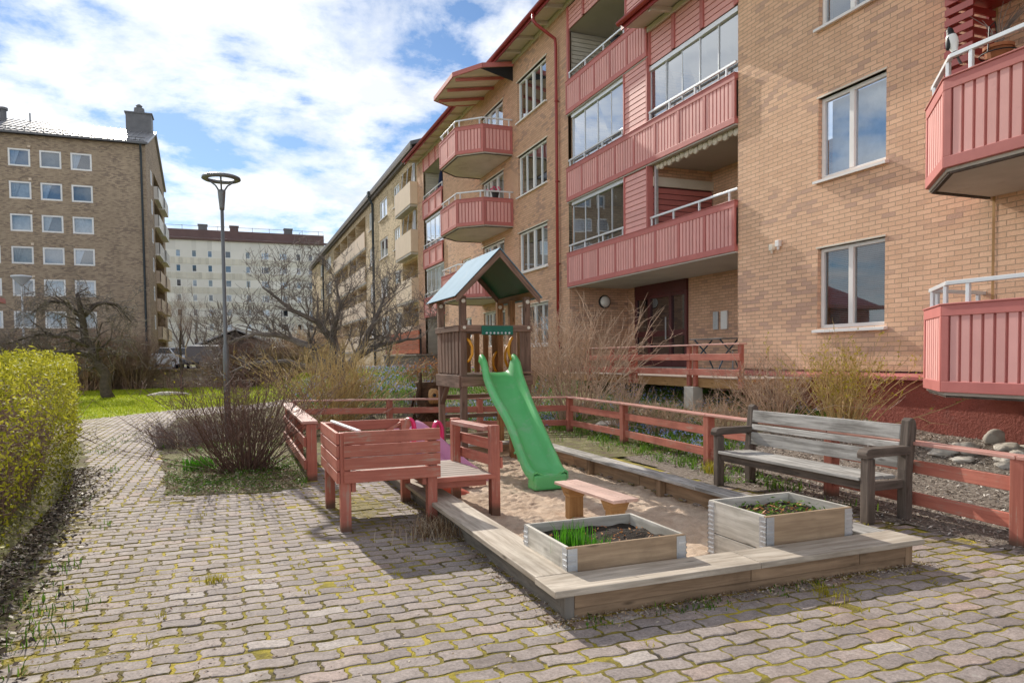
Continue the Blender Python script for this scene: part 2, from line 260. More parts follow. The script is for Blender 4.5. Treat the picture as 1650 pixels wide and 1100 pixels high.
# ------------------------------------------------------------------ mesh helpers
class MB:
    def __init__(s): s.v = []; s.f = []; s.o = []; s.r = []; s.mi = []; s.cur = 0; s.m = None; s.k = 0.5
    def new_piece(s): s.off = (rnd.random() * 40, rnd.random() * 40); s.k = rnd.random()
    def face(s, pts, piece=True):
        if piece: s.new_piece()
        i = len(s.v); s.v.extend(pts); s.f.append(tuple(range(i, i + len(pts)))); s.o.append(s.off); s.r.append(s.k); s.mi.append(s.cur)
    def idx(s, vs, fs):
        i = len(s.v); s.v.extend(vs)
        for f in fs: s.f.append(tuple(i + j for j in f)); s.o.append(s.off); s.r.append(s.k); s.mi.append(s.cur)
    def hexa(s, p):   # 8 corners: bottom 4 ccw, top 4
        s.new_piece(); s.idx(p, [(0, 3, 2, 1), (4, 5, 6, 7), (0, 1, 5, 4), (1, 2, 6, 5), (2, 3, 7, 6), (3, 0, 4, 7)])
    def box(s, x0, x1, y0, y1, z0, z1, F=None):
        p = [(x0, y0, z0), (x1, y0, z0), (x1, y1, z0), (x0, y1, z0), (x0, y0, z1), (x1, y0, z1), (x1, y1, z1), (x0, y1, z1)]
        s.hexa([F(*q) for q in p] if F else p)
    def beam(s, p, q, w, h, up=(0, 0, 1)):
        p, q = V(p), V(q); d = (q - p).normalized(); u = V(up)
        if abs(d.dot(u)) > .98: u = V((0, 1, 0)) if abs(d.z) > .9 else V((0, 0, 1))
        r = d.cross(u).normalized() * (w / 2); t = r.cross(d).normalized() * (h / 2)
        s.hexa([p - r - t, p + r - t, q + r - t, q - r - t, p - r + t, p + r + t, q + r + t, q - r + t])
    def tube(s, pts, rad, n=6, cap=True, piece=True):
        if piece: s.new_piece()
        pts = [V(p) for p in pts]; L = len(pts)
        if not hasattr(rad, '__len__'): rad = [rad] * L
        vs = []; fs = []
        d0 = (pts[1] - pts[0]).normalized(); a = d0.orthogonal().normalized()
        for i, p in enumerate(pts):
            d = (pts[min(i + 1, L - 1)] - pts[max(i - 1, 0)]).normalized()
            a = (a - d * a.dot(d)); a = a.normalized() if a.length > 1e-6 else d.orthogonal().normalized(); b = d.cross(a)
            for k in range(n):
                t = 2 * math.pi * k / n; vs.append(p + (a * math.cos(t) + b * math.sin(t)) * rad[i])
        for i in range(L - 1):
            for k in range(n): fs.append((i * n + k, i * n + (k + 1) % n, (i + 1) * n + (k + 1) % n, (i + 1) * n + k))
        if cap and n > 2: fs.append(tuple(range(n - 1, -1, -1))); fs.append(tuple((L - 1) * n + k for k in range(n)))
        s.idx(vs, fs)
    def lathe(s, c, prof, n=16, ax=(0, 0, 1)):
        s.new_piece(); c = V(c); ax = V(ax).normalized(); a = ax.orthogonal().normalized(); b = ax.cross(a); vs = []; fs = []
        for r, z in prof:
            for k in range(n):
                t = 2 * math.pi * k / n; vs.append(c + ax * z + (a * math.cos(t) + b * math.sin(t)) * r)
        for i in range(len(prof) - 1):
            for k in range(n): fs.append((i * n + k, i * n + (k + 1) % n, (i + 1) * n + (k + 1) % n, (i + 1) * n + k))
        fs.append(tuple(range(n - 1, -1, -1))); fs.append(tuple((len(prof) - 1) * n + k for k in range(n))); s.idx(vs, fs)
    def prism(s, poly, e):
        s.new_piece(); e = V(e); n = len(poly); p = [V(q) for q in poly]
        s.idx(p + [q + e for q in p], [tuple(range(n - 1, -1, -1)), tuple(range(n, 2 * n))] + [(i, (i + 1) % n, n + (i + 1) % n, n + i) for i in range(n)])
    def blob(s, c, rx, ry, rz, seed=0, amp=.18, n=2, flat=None):
        s.new_piece(); import bmesh
        bm = bmesh.new(); bmesh.ops.create_icosphere(bm, subdivisions=n, radius=1)
        vs = []
        for v in bm.verts:
            k = 1 + amp * mathutils.noise.noise(v.co * 1.3 + V((seed * 3.1, seed * 1.7, seed))) * 2
            p = V((v.co.x * rx * k, v.co.y * ry * k, v.co.z * rz * k))
            if flat is not None and p.z < flat: p.z = flat
            vs.append(V(c) + p)
        s.idx(vs, [tuple(v.index for v in f.verts) for f in bm.faces]); bm.free()
    def leaf(s, c, size, nrm=None, ratio=.55):
        s.new_piece(); c = V(c)
        nr = V(nrm) if nrm is not None else V((rnd.gauss(0, 1), rnd.gauss(0, 1), rnd.gauss(0, 1)))
        nr = nr.normalized() if nr.length > 0 else V((0, 0, 1)); a = nr.orthogonal().normalized(); b = nr.cross(a); t = rnd.random() * 6.283
        u = (a * math.cos(t) + b * math.sin(t)) * size; w = nr.cross(u) * ratio
        s.idx([c - u, c + w * .8 - u * .1, c + u, c - w * .8 - u * .1], [(0, 1, 2, 3)])
    def build(s, name, mat, parent=None, bevel=0, smooth=False, normals=True, uv=True):
        origin = root_loc(parent)
        me = bpy.data.meshes.new(name); me.from_pydata([tuple(V(p) - origin) for p in s.v], [], s.f)
        if uv and s.f:
            uvl = me.uv_layers.new(name='UVMap'); dat = [0.0] * (2 * len(me.loops)); li = 0
            for f, o in zip(s.f, s.o):
                p0, p1, p2 = V(s.v[f[0]]), V(s.v[f[1]]), V(s.v[f[2]]); e0 = p1 - p0; e1 = p2 - p1
                u = e0 if e0.length >= e1.length else e1
                u = u.normalized() if u.length > 1e-9 else V((1, 0, 0)); nr = e0.cross(e1); w = nr.cross(u); w = w.normalized() if w.length > 1e-12 else V((0, 1, 0))
                for j in f:
                    d = V(s.v[j]) - V(s.v[f[0]]) if False else V(s.v[j]); dat[li] = d.dot(u) + o[0]; dat[li + 1] = d.dot(w) + o[1]; li += 2
            uvl.data.foreach_set('uv', dat)
        at = me.attributes.new('rnd', 'FLOAT', 'FACE'); at.data.foreach_set('value', s.r)
        ms = mat if isinstance(mat, (list, tuple)) else [mat]
        for q in ms: me.materials.append(M[q] if isinstance(q, str) else q)
        if len(ms) > 1: me.polygons.foreach_set('material_index', s.mi)
        if normals:
            import bmesh
            bm = bmesh.new(); bm.from_mesh(me); bmesh.ops.recalc_face_normals(bm, faces=bm.faces); bm.to_mesh(me); bm.free()
        if smooth: me.polygons.foreach_set('use_smooth', [True] * len(me.polygons))
        o = bpy.data.objects.new(name, me); COL.objects.link(o)
        if parent is not None: o.parent = parent
        if bevel:
            b = o.modifiers.new('bevel', 'BEVEL'); b.width = bevel; b.segments = 2; b.limit_method = 'ANGLE'
        return o
def root_loc(p):
    o = V((0, 0, 0))
    while p is not None: o = o + p.location; p = p.parent
    return o
def tag(o, label=None, cat=None, group=None, kind=None):
    if label: o['label'] = label
    if cat: o['category'] = cat
    if group: o['group'] = group
    if kind: o['kind'] = kind
    return o
def thing(name, label, cat, loc, group=None):
    o = bpy.data.objects.new(name, None); COL.objects.link(o); o.location = loc; o.empty_display_size = .2
    return tag(o, label, cat, group)
def dup_tree(o, parent=None):
    c = o.copy(); COL.objects.link(c)
    if parent is not None: c.parent = parent
    for ch in list(o.children): dup_tree(ch, c)
    return c
def lerp(a, b, t): return a + (b - a) * t
def sstep(a, b, x):
    t = min(1, max(0, (x - a) / (b - a))); return t * t * (3 - 2 * t)
def interp(x, pts):
    if x <= pts[0][0]: return pts[0][1]
    for (a, p), (b, q) in zip(pts, pts[1:]):
        if x <= b: return lerp(p, q, (x - a) / (b - a))
    return pts[-1][1]

# ------------------------------------------------------------------ camera, sun, sky
cd = bpy.data.cameras.new('camera'); cam = bpy.data.objects.new('camera', cd); COL.objects.link(cam); S.camera = cam
cd.sensor_width = 36; cd.lens = 36 * 1150 / 1650; cd.shift_y = (619.2 - 550) / 1650; cd.clip_end = 1500; cd.clip_start = .05
yaw, pit, rol = R(21.322), R(-2.232), R(-.651)
f = V((math.sin(yaw) * math.cos(pit), math.cos(yaw) * math.cos(pit), math.sin(pit))); r = V((math.cos(yaw), -math.sin(yaw), 0)); u = r.cross(f)
r2 = r * math.cos(rol) + u * math.sin(rol); u2 = -r * math.sin(rol) + u * math.cos(rol)
cam.matrix_world = Matrix(((r2.x, u2.x, -f.x, 0), (r2.y, u2.y, -f.y, 0), (r2.z, u2.z, -f.z, 1.5), (0, 0, 0, 1)))

EL = 30.5
trav = V((.125, -1, 0)).normalized() * math.cos(R(EL)) + V((0, 0, -math.sin(R(EL))))
sl = bpy.data.lights.new('sun', 'SUN'); sl.energy = 5.0; sl.angle = R(.53); sl.color = (1, .93, .82)
so = bpy.data.objects.new('sun', sl); COL.objects.link(so); so.rotation_euler = trav.to_track_quat('-Z', 'Y').to_euler(); so.location = (0, 0, 30)

OX, OY = 3.3, 4.1
W = bpy.data.worlds.new('World'); S.world = W; W.use_nodes = True; nt = W.node_tree; nt.nodes.clear(); n = N(nt)
sky = n('TexSky', sky_type='NISHITA', sun_disc=False, sun_elevation=R(EL), sun_rotation=math.atan2(-trav.x, -trav.y), altitude=50, air_density=1.0, dust_density=.15, ozone_density=1.4)
tc = n('TexCoord').outputs['Generated']; sp = n('SeparateXYZ', inp={0: tc})
zz = n.math('ADD', n.math('MAXIMUM', sp.outputs[2], 0.0), .20)
px = n.math('DIVIDE', sp.outputs[0], zz); py = n.math('DIVIDE', sp.outputs[1], zz)
pv = n('CombineXYZ', inp={0: px, 1: py, 2: 0.0}).outputs[0]
off = n('Mapping', inp={0: pv, 1: (OX, OY, 0)}).outputs[0]
n1 = n.noise(off, 1.5, 12, .60, .25)
n2 = n.noise(off, 6.0, 8, .62, .3)
dens = n.math('ADD', n1, n.math('MULTIPLY', n.math('SUBTRACT', n2, .5), .22))
sd = -trav
dt = n.math('ADD', n.math('ADD', n.math('MULTIPLY', sp.outputs[0], sd.x), n.math('MULTIPLY', sp.outputs[1], sd.y)), n.math('MULTIPLY', sp.outputs[2], sd.z))
# a bank of cloud lies to the left of the sun, broken sky to its right and overhead
bank = n.ramp(n.math('ADD', n.math('MULTIPLY', n.math('SUBTRACT', sp.outputs[0], -.05), -1.1), .5, True), [(.2, -.0), (.5, .5), (.8, .9)])
dens = n.math('ADD', dens, n.math('MULTIPLY', n.math('SUBTRACT', bank, .5), .055))
low = n.ramp(sp.outputs[2], [(.0, .03), (.10, 0.0)])
mask = n.ramp(n.math('ADD', dens, low), [(.405, 0.0), (.465, .55), (.55, 1.0)])
# clouds: brightest towards the sun, greyer in their thick parts and away from the sun
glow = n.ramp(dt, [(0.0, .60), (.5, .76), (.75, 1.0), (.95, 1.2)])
# extra glow added to low clouds out of view, to lift the shaded walls
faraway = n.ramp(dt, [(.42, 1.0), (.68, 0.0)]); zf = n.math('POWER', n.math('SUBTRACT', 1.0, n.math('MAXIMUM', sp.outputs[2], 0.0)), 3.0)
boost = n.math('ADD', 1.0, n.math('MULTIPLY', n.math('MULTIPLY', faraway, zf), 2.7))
shade = n.ramp(n.math('ADD', n.math('MULTIPLY', n.noise(n('Mapping', inp={0: off, 1: (.06, .10, 0)}).outputs[0], 2.6, 9, .62, .3), .8), n.math('MULTIPLY', n1, .2)), [(.36, (1, 1, 1)), (.47, (.95, .96, .975)), (.60, (.74, .77, .82))])
cc = n.mix(1.0, shade, glow, 'MULTIPLY')
bg1 = n('Background', inp={1: .098}); nt.links.new(n.mix(1.0, sky.outputs[0], (.82, 1.0, 1.2, 1), 'MULTIPLY'), bg1.inputs[0])
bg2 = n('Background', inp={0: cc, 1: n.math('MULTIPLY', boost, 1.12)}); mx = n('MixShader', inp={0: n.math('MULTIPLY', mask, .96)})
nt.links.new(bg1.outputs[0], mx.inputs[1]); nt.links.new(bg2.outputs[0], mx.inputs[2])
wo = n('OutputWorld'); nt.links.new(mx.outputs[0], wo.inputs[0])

S.render.engine = 'CYCLES'; S.view_settings.view_transform = 'Standard'; S.view_settings.look = 'None'; S.view_settings.exposure = 0; S.view_settings.gamma = 1
S.cycles.use_denoising = True; S.cycles.denoising_prefilter = 'ACCURATE'; S.cycles.max_bounces = 8; S.cycles.diffuse_bounces = 4; S.cycles.transparent_max_bounces = 24; S.cycles.sample_clamp_indirect = 6

# ------------------------------------------------------------------ terrain
FENCE = [(1.6, 5.44), (3.65, 5.61), (5.72, 5.82), (7.98, 5.96), (10.54, 6.14), (12.76, 6.2)]     # (y, x) line of the right fence
def fx(y): return interp(y, FENCE)
def gz(x, y):
    if y > 43.9: return .95
    h = interp(y, [(4, .2), (7.5, .27), (12, .66), (16, .78), (30, .95)])
    a = sstep(fx(y) + .1, 9.3, x) * h if x > fx(y) else 0
    b = 0
    if y > 13: b = 1.0 * sstep(14, 34, y + .25 * (x - 3)) * sstep(.5, 5.5, x)
    return max(a, b)
def grid(name, xs, ys, mat, dz=0.0, kind='structure', keep=None, jit=None):
    vs = []; fs = []; nx = len(xs)
    for y in ys:
        for x in xs: vs.append((x, y, gz(x, y) + dz + (jit(x, y) if jit else 0)))
    for j in range(len(ys) - 1):
        for i in range(nx - 1):
            if keep and not keep((xs[i] + xs[i + 1]) / 2, (ys[j] + ys[j + 1]) / 2): continue
            fs.append((j * nx + i, j * nx + i + 1, (j + 1) * nx + i + 1, (j + 1) * nx + i))
    me = bpy.data.meshes.new(name); me.from_pydata(vs, [], fs); me.materials.append(M[mat]); me.polygons.foreach_set('use_smooth', [True] * len(me.polygons))
    o = bpy.data.objects.new(name, me); COL.objects.link(o); return tag(o, kind=kind)
def frange(a, b, s):
    k = max(1, round((b - a) / s)); return [a + (b - a) * i / k for i in range(k + 1)]
xs = [-600, -200, -80, -40] + frange(-25, 14, .75) + [20, 40, 90, 250, 700]
ys = [-60, -20, -8] + frange(-2, 43.8, .75) + [43.95, 46, 55, 70, 110, 200, 400, 900]
xs = sorted(xs + [1.755, 4.355]); ys = sorted(ys + [3.655, 10.15])
grid('ground', xs, ys, 'earth', -.02, keep=lambda x, y: not (1.755 < x < 4.355 and 3.655 < y < 10.15))
def inpoly(x, y, P):
    c = False; j = len(P) - 1
    for i in range(len(P)):
        if (P[i][1] > y) != (P[j][1] > y) and x < (P[j][0] - P[i][0]) * (y - P[i][1]) / (P[j][1] - P[i][1]) + P[i][0]: c = not c
        j = i
    return c
BEDL = [(-.72, 8.75), (-.95, 11), (-1.2, 13.5), (-1.42, 16), (-1.35, 20.5), (1.2, 23.4), (4.5, 22.6), (4.6, 14.6), (.95, 14.3), (.9, 9.3), (.72, 8.55), (.1, 8.5)]
PATH = [(-1.45, 8.35), (-2.0, 12), (-3.1, 16.6), (-5.4, 19.2), (-3.85, 20.85), (-1.63, 23.9), (2.2, 26.9), (5, 28.3), (5.4, 27.3), (1.2, 23.4), (-1.35, 20.5), (-1.42, 16), (-1.2, 13.5), (-.95, 11), (-.72, 8.75), (-.9, 8.35)]
PLAZA = [(-1.35, -1), (-1.3, 4.5), (-1.42, 7), (-1.45, 8.35), (-.9, 8.35), (-.72, 8.75), (.1, 8.5), (.72, 8.55), (.9, 9.3), (1.0, 10.2), (1.72, 10.2), (1.72, 3.63), (4.4, 3.63), (4.4, 9.4), (4.95, 9.3), (5.15, 7.2), (5.3, 5.7), (5.47, 3.7), (5.3, 1.6), (5.2, -1)]
# stones
SAND_BOX = (1.72, 4.40, 3.62, 10.15)
def pavers(name, poly, x0, x1, y0, y1, rot, L, p, mat='paver'):
    vs = []; fs = []; rv = []; ev = []; A = .0095; g = .0088; rr = random.Random(3)
    def wave(t): return A * math.tanh(2.0 * math.sin(2 * math.pi * t / L))
    nu, nv = (int((y1 - y0) / L) + 2, int((x1 - x0) / p) + 2) if rot else (int((x1 - x0) / L) + 2, int((y1 - y0) / p) + 2)
    for j in range(nv):
        for i in range(nu):
            u0 = (i + .5 * (j % 2)) * L; v0 = j * p
            cx, cy = (x0 + v0 + p / 2, y0 + u0 + L / 2) if rot else (x0 + u0 + L / 2, y0 + v0 + p / 2)
            if not inpoly(cx, cy, poly): continue
            far = cy > 14; top = []
            K = 4 if far else 8
            for k in range(K + 1): t = u0 + g + (L - 2 * g) * k / K; top.append((t + (0 if k not in (0, K) else 0), v0 + g + wave(t)))
            if not far: top.append((u0 + L - g + .008, v0 + p * .36)); top.append((u0 + L - g - .006, v0 + p * .66))
            for k in range(K, -1, -1): t = u0 + g + (L - 2 * g) * k / K; top.append((t, v0 + p - g + wave(t)))
            if not far: top.append((u0 + g - .006, v0 + p * .66)); top.append((u0 + g + .008, v0 + p * .36))
            c = (u0 + L / 2, v0 + p / 2); tz = rr.gauss(0, .0018); tx, ty = rr.gauss(0, .008), rr.gauss(0, .008)
            b = len(vs); m = len(top)
            def put(u, v, z):
                q = (x0 + v, y0 + u) if rot else (x0 + u, y0 + v)
                vs.append((q[0], q[1], gz(*q) + z))
            sh = [1.0, .99, .95, .74]; zs = [-.014, -.004, 0, .0008]; ev += [1.0] * (3 * m) + [0.0] * m
            for s_, z_ in zip(sh, zs):
                for (u, v) in top:
                    du, dv = u - c[0], v - c[1]
                    su = 1 - (1 - s_) * .55; sv = s_
                    put(c[0] + du * su, c[1] + dv * sv, z_ + tz + du * tx + dv * ty)
            for l in range(3):
                for k in range(m): fs.append((b + l * m + k, b + l * m + (k + 1) % m, b + (l + 1) * m + (k + 1) % m, b + (l + 1) * m + k)); 
            fs.append(tuple(b + 3 * m + k for k in range(m)))
            rv += [min(1, max(0, rr.gauss(.5, .26)))] * (3 * m + 1)
    me = bpy.data.meshes.new(name); me.from_pydata(vs, [], fs); me.materials.append(M[mat])
    at = me.attributes.new('rnd', 'FLOAT', 'FACE'); at.data.foreach_set('value', rv[:len(fs)])
    ea = me.attributes.new('edge', 'FLOAT', 'POINT'); ea.data.foreach_set('value', ev)
    import bmesh
    bm = bmesh.new(); bm.from_mesh(me); bmesh.ops.recalc_face_normals(bm, faces=bm.faces); bm.to_mesh(me); bm.free()
    # consistent orientation: make every top face look up
    o = bpy.data.objects.new(name, me); COL.objects.link(o); return tag(o, kind='structure')
pavers('pavement', PLAZA, -2, 5.6, -1, 10.3, False, .225, .128)
pavers('path', PATH, -5.6, 5.6, 8.3, 28.4, True, .225, .128)
def sheet(name, poly, mat, z, kind='structure', st=.45, rough=False):
    x0, x1 = min(p[0] for p in poly), max(p[0] for p in poly); y0, y1 = min(p[1] for p in poly), max(p[1] for p in poly)
    return grid(name, frange(x0, x1, st), frange(y0, y1, st), mat, z, kind, lambda x, y: inpoly(x + .09 * mathutils.noise.noise(V((x * 3, y * 3, 1))) + .05 * mathutils.noise.noise(V((x * 11, y * 11, 4))), y + .09 * mathutils.noise.noise(V((x * 3, y * 3, 8))) + .05 * mathutils.noise.noise(V((x * 11, y * 11, 2))), poly) if rough else inpoly(x, y, poly))
sheet('pavement_joints', [(-1.5, -1.2), (-1.5, 8.6), (-1, 10.4), (1.9, 10.4), (1.9, 3.8), (4.3, 3.8), (4.3, 9.6), (5.1, 9.5), (5.6, 3.7), (5.4, -1.2)], 'joint', -.0035, st=.2)
sheet('path_joints', [(-1.7, 8.2), (-2.35, 12), (-3.5, 16.6), (-5.8, 19.2), (-4.0, 21.1), (-1.7, 24.2), (2.2, 27.2), (5, 28.6), (5.6, 27.1), (1.4, 23.1), (-1.1, 20.4), (-1.2, 16), (-1.0, 13.5), (-.75, 11), (-.5, 8.6)], 'joint', -.0058, st=.25)
LAWN = [(-26, 12), (-6, 19.3), (-3.85, 20.85), (-1.63, 23.9), (2.2, 26.9), (5, 28.3), (7, 29), (7, 42), (-2, 43.4), (-26, 43.4)]
sheet('lawn', LAWN, 'lawn', -.004, st=.2)
sheet('planting_bed', BEDL, 'bed', .004, st=.05, rough=True)
sheet('hedge_bed', [(-4.2, -1), (-4.2, 14), (-2.7, 15.5), (-2.15, 12.6), (-1.6, 9), (-1.4, 6.5), (-1.15, 4.6), (-1.15, -1)], 'bed', .003, st=.06, rough=True)
MUL = [(5.5, -1), (5.6, 3.65), (5.75, 5.72), (5.94, 7.98), (6.16, 10.54), (6.22, 12.76), (6.4, 14), (9.8, 14), (9.8, -1)]
sheet('bark_mulch', [(5.3, -1), (5.45, 3.65), (5.28, 5.72), (5.1, 7.3), (5.3, 9.2), (9.8, 9.2), (9.8, -1)], 'mulch', .004, st=.07, rough=True)
sheet('flower_bed', [(4.3, 9.6), (4.95, 9.2), (5.3, 9.2), (9.8, 9.2), (9.8, 42), (7, 42), (7, 29), (4.7, 26.5), (4.6, 14.5), (4.3, 14), (1.0, 14.3), (1.0, 10.3), (4.3, 10.3)], 'bed', .006, st=.1, rough=True)
grid('street', [-200, -60, -25, -10, 0, 9.7], [44.0, 48, 55, 62, 69], 'asphalt', .008)
# sand, trodden and uneven
def sj(x, y):
    p = V((x, y, 0)); nz = mathutils.noise.noise
    return .034 * nz(p * 1.9) + .030 * nz(p * 5.2) - .03 * max(0, nz(p * 4.1 + V((7, 3, 1))) - .15) + .026 * abs(nz(p * 11)) + .013 * nz(p * 23) + .03 * sstep(9, 10, y)
sand = grid('sand', frange(1.78, 4.34, .018), frange(3.68, 10.12, .018), 'sand', -.035, 'structure', None, sj)

# ------------------------------------------------------------------ buildings
def FX(x0): return lambda u, v, d: (x0 + d, u, v)            # wall facing -x, u = y, v = z, d into the building
def FY(y0): return lambda u, v, d: (u, y0 + d, v)            # wall facing -y
def FXp(x0): return lambda u, v, d: (x0 - d, u, v)           # wall facing +x
def wall_holes(mb, F, u0, u1, v0, v1, holes, depth=.12):
    """a wall face with openings (ua, ub, va, vb[, depth]) and their reveals"""
    us = sorted({u0, u1, *[h[0] for h in holes], *[h[1] for h in holes]}); vs = sorted({v0, v1, *[h[2] for h in holes], *[h[3] for h in holes]})
    us = [x for x in us if u0 <= x <= u1]; vs = [x for x in vs if v0 <= x <= v1]
    for a, b in zip(us, us[1:]):
        for c, d in zip(vs, vs[1:]):
            mu, mv = (a + b) / 2, (c + d) / 2
            if any(h[0] < mu < h[1] and h[2] < mv < h[3] for h in holes): continue
            mb.face([F(a, c, 0), F(b, c, 0), F(b, d, 0), F(a, d, 0)])
    for h in holes:
        a, b, c, d = h[:4]; e = h[4] if len(h) > 4 else depth
        if not e: continue
        mb.face([F(a, c, 0), F(a, c, e), F(a, d, e), F(a, d, 0)]); mb.face([F(b, c, 0), F(b, c, e), F(b, d, e), F(b, d, 0)])
        mb.face([F(a, c, 0), F(b, c, 0), F(b, c, e), F(a, c, e)]); mb.face([F(a, d, 0), F(b, d, 0), F(b, d, e), F(a, d, e)])
def window(par, F, a, b, c, d, dep=.1, cols=(.5,), bars=(), fill='dark', glass='glass', fw=.065, sill=True, name='window', frame='white', halfcurtain=None, blinds=False, sillmat='white', grille=0):
    """frame with casements, glass, something behind it, and a sill"""
    mb = MB(); D = dep
    mb.box(a, a + fw, c, d, D - .05, D + .03, lambda x, y, z: F(x, y, z)); mb.box(b - fw, b, c, d, D - .05, D + .03, lambda x, y, z: F(x, y, z))
    mb.box(a + fw, b - fw, c, c + fw, D - .048, D + .03, lambda x, y, z: F(x, y, z)); mb.box(a + fw, b - fw, d - fw, d, D - .048, D + .03, lambda x, y, z: F(x, y, z))
    for t in cols:
        m = lerp(a, b, t); mb.box(m - fw * .75, m + fw * .75, c + fw, d - fw, D - .055, D + .03, lambda x, y, z: F(x, y, z))
    for t in bars:
        m = lerp(a, b, t); mb.box(m - .022, m + .022, c + fw, d - fw, D - .04, D + .03, lambda x, y, z: F(x, y, z))
    w = mb.build(name, frame, par, bevel=.006)
    g = MB(); g.face([F(a + fw * .6, c + fw * .6, D - .005), F(b - fw * .6, c + fw * .6, D - .005), F(b - fw * .6, d - fw * .6, D - .005), F(a + fw * .6, d - fw * .6, D - .005)])
    g.build('pane', glass, w)
    k = MB(); q = D + .14
    if blinds:
        z = c + fw * .7
        while z < d - fw * .7:
            k.face([F(a + .02, z, q - .012), F(b - .02, z, q - .012), F(b - .02, z + .024, q + .012), F(a + .02, z + .024, q + .012)]); z += .032
        k.build('blind', 'grey_curtain', w)
        k = MB()
        k.face([F(a, c, q + .05), F(b, c, q + .05), F(b, d, q + .05), F(a, d, q + .05)]); k.build('backing', 'dark', w)
    else:
        k.face([F(a, c, q + .06), F(b, c, q + .06), F(b, d, q + .06), F(a, d, q + .06)]); k.build('backing' if fill == 'dark' else 'curtain', fill, w)
        if halfcurtain:
            k = MB(); t0, t1, t2, t3 = halfcurtain
            n_ = 14; P = []
            for i in range(n_ + 1):
                uu = i / n_; zz = q - .01 + .02 * math.sin(i * 2.6)
                P.append((F(lerp(lerp(a, b, t0), lerp(a, b, t1), uu), d - fw, zz), F(lerp(lerp(a, b, t2), lerp(a, b, t3), uu), c + fw, zz)))
            for p0, p1 in zip(P, P[1:]): k.face([p0[0], p1[0], p1[1], p0[1]], piece=False) if i < 0 else k.face([p0[0], p1[0], p1[1], p0[1]])
            k.build('curtain', 'curtain', w)
    if sill:
        s_ = MB(); s_.hexa([F(a - .06, c - .05, D - .02), F(a - .06, c - .075, -.085), F(b + .05, c - .075, -.085), F(b + .05, c - .05, D - .02), F(a - .06, c + .0, D - .02), F(a - .06, c - .03, -.085), F(b + .05, c - .03, -.085), F(b + .05, c + .0, D - .02)])
        s_.build('sill', sillmat, w)
    return w
def edgeF(P, Q, z0=0):
    P, Q = V((*P, 0)), V((*Q, 0)); L = (Q - P).length; t = (Q - P) / L; nr = V((t.y, -t.x, 0))      # outward = right of P->Q
    return (lambda u, v, d: tuple(P + t * u + nr * d + V((0, 0, v + z0)))), L
def panel(par, P, Q, z0, z1, bays=1, rib=.135, name='panel', slats=True, th=.05):
    """parapet panel between plan points P and Q: dusty red frame, pink ribbed sheet"""
    F, L = edgeF(P, Q); fr = MB(); sh = MB(); B = lambda a, b, c, d, e, f, m: m.hexa([F(a, c, e), F(b, c, e), F(b, c, f), F(a, c, f), F(a, d, e), F(b, d, e), F(b, d, f), F(a, d, f)])
    B(0, L, z0, z0 + .13, -th, .02, fr); B(0, L, z1 - .13, z1, -th, .02, fr); B(-.01, L + .01, z1, z1 + .02, -th - .02, .035, fr)
    pw = .09
    for i in range(bays + 1):
        c = lerp(pw / 2, L - pw / 2, i / bays); B(c - pw / 2, c + pw / 2, z0 + .13, z1 - .13, -th, .018, fr)
    B(0, L, z0 + .1, z1 - .1, -th - .01, -.024, fr if slats else sh)
    if slats:
        for i in range(bays):
            a = lerp(pw / 2, L - pw / 2, i / bays) + pw / 2; b = lerp(pw / 2, L - pw / 2, (i + 1) / bays) - pw / 2
            k = max(1, round((b - a) / rib)); w = (b - a) / k
            for j in range(k):
                e0, e1 = a + j * w + .019, a + (j + 1) * w - .019
                B(e0, e1, z0 + .13, z1 - .13, -.023, .006, sh)
    f_ = fr.build(name, 'redframe', par, bevel=.006); sh.build('ribbed_sheet', 'pink', f_); return f_
def rail(par, pts, z, posts, zbot, mat='alu', r=.03):
    """hand rail along plan points at height z with posts down to zbot"""
    mb = MB()
    for p, q in zip(pts, pts[1:]): mb.beam((*p, z), (*q, z), .055, .05)
    for p in posts: mb.beam((*p, zbot), (*p, z), .045, .045, (1, 0, 0))
    return mb.build('railing', mat, par, bevel=.006)
def siding(par, F, a, b, c, d, dd=0, step=.135, mat='pink', name='siding', jog=.014):
    """horizontal boards with shadow gaps over a dark backing"""
    bk = MB(); bk.face([F(a, c, dd + .022), F(b, c, dd + .022), F(b, d, dd + .022), F(a, d, dd + .022)])
    w = bk.build(name, 'redframe' if mat == 'pink' else 'darkred' if mat == 'redframe' else 'concrete', par); mb = MB(); z = c
    while z < d - .03:
        z2 = min(z + step - .018, d)
        mb.hexa([F(a, z, dd - jog), F(b, z, dd - jog), F(b, z, dd + .02), F(a, z, dd + .02), F(a, z2, dd - jog * .6), F(b, z2, dd - jog * .6), F(b, z2, dd + .02), F(a, z2, dd + .02)]); z += step
    mb.build('boards', mat, w); return w
def quad(par, pts, mat, name):
    mb = MB(); mb.face(pts); return mb.build(name, mat, par)
def glazing(par, F, a, b, c, d, n_, glass='glass', dd=.06, slide=None):
    """row of frameless sliding panes in thin alu profiles"""
    mb = MB()
    mb.box(a, b, d - .1, d, dd - .06, dd + .06, F); mb.box(a, b, c, c + .05, dd - .04, dd + .04, F)
    for i in range(n_ + 1):
        m = lerp(a + .012, b - .012, i / n_); mb.box(m - .012, m + .012, c + .05, d - .1, dd - .02, dd + .02, F)
    w = mb.build('glazing', 'alu', par)
    for i in range(n_):
        g = MB(); x0, x1 = lerp(a, b, i / n_) + .012, lerp(a, b, (i + 1) / n_) - .012
        e = dd + (.006 if i % 2 else -.006) + (rnd.random() - .5) * .012
        g.face([F(x0, c + .05, e), F(x1, c + .05, e + (rnd.random() - .5) * .014), F(x1, d - .1, e + (rnd.random() - .5) * .014), F(x0, d - .1, e)]); g.build('pane', glass, w)
    return w
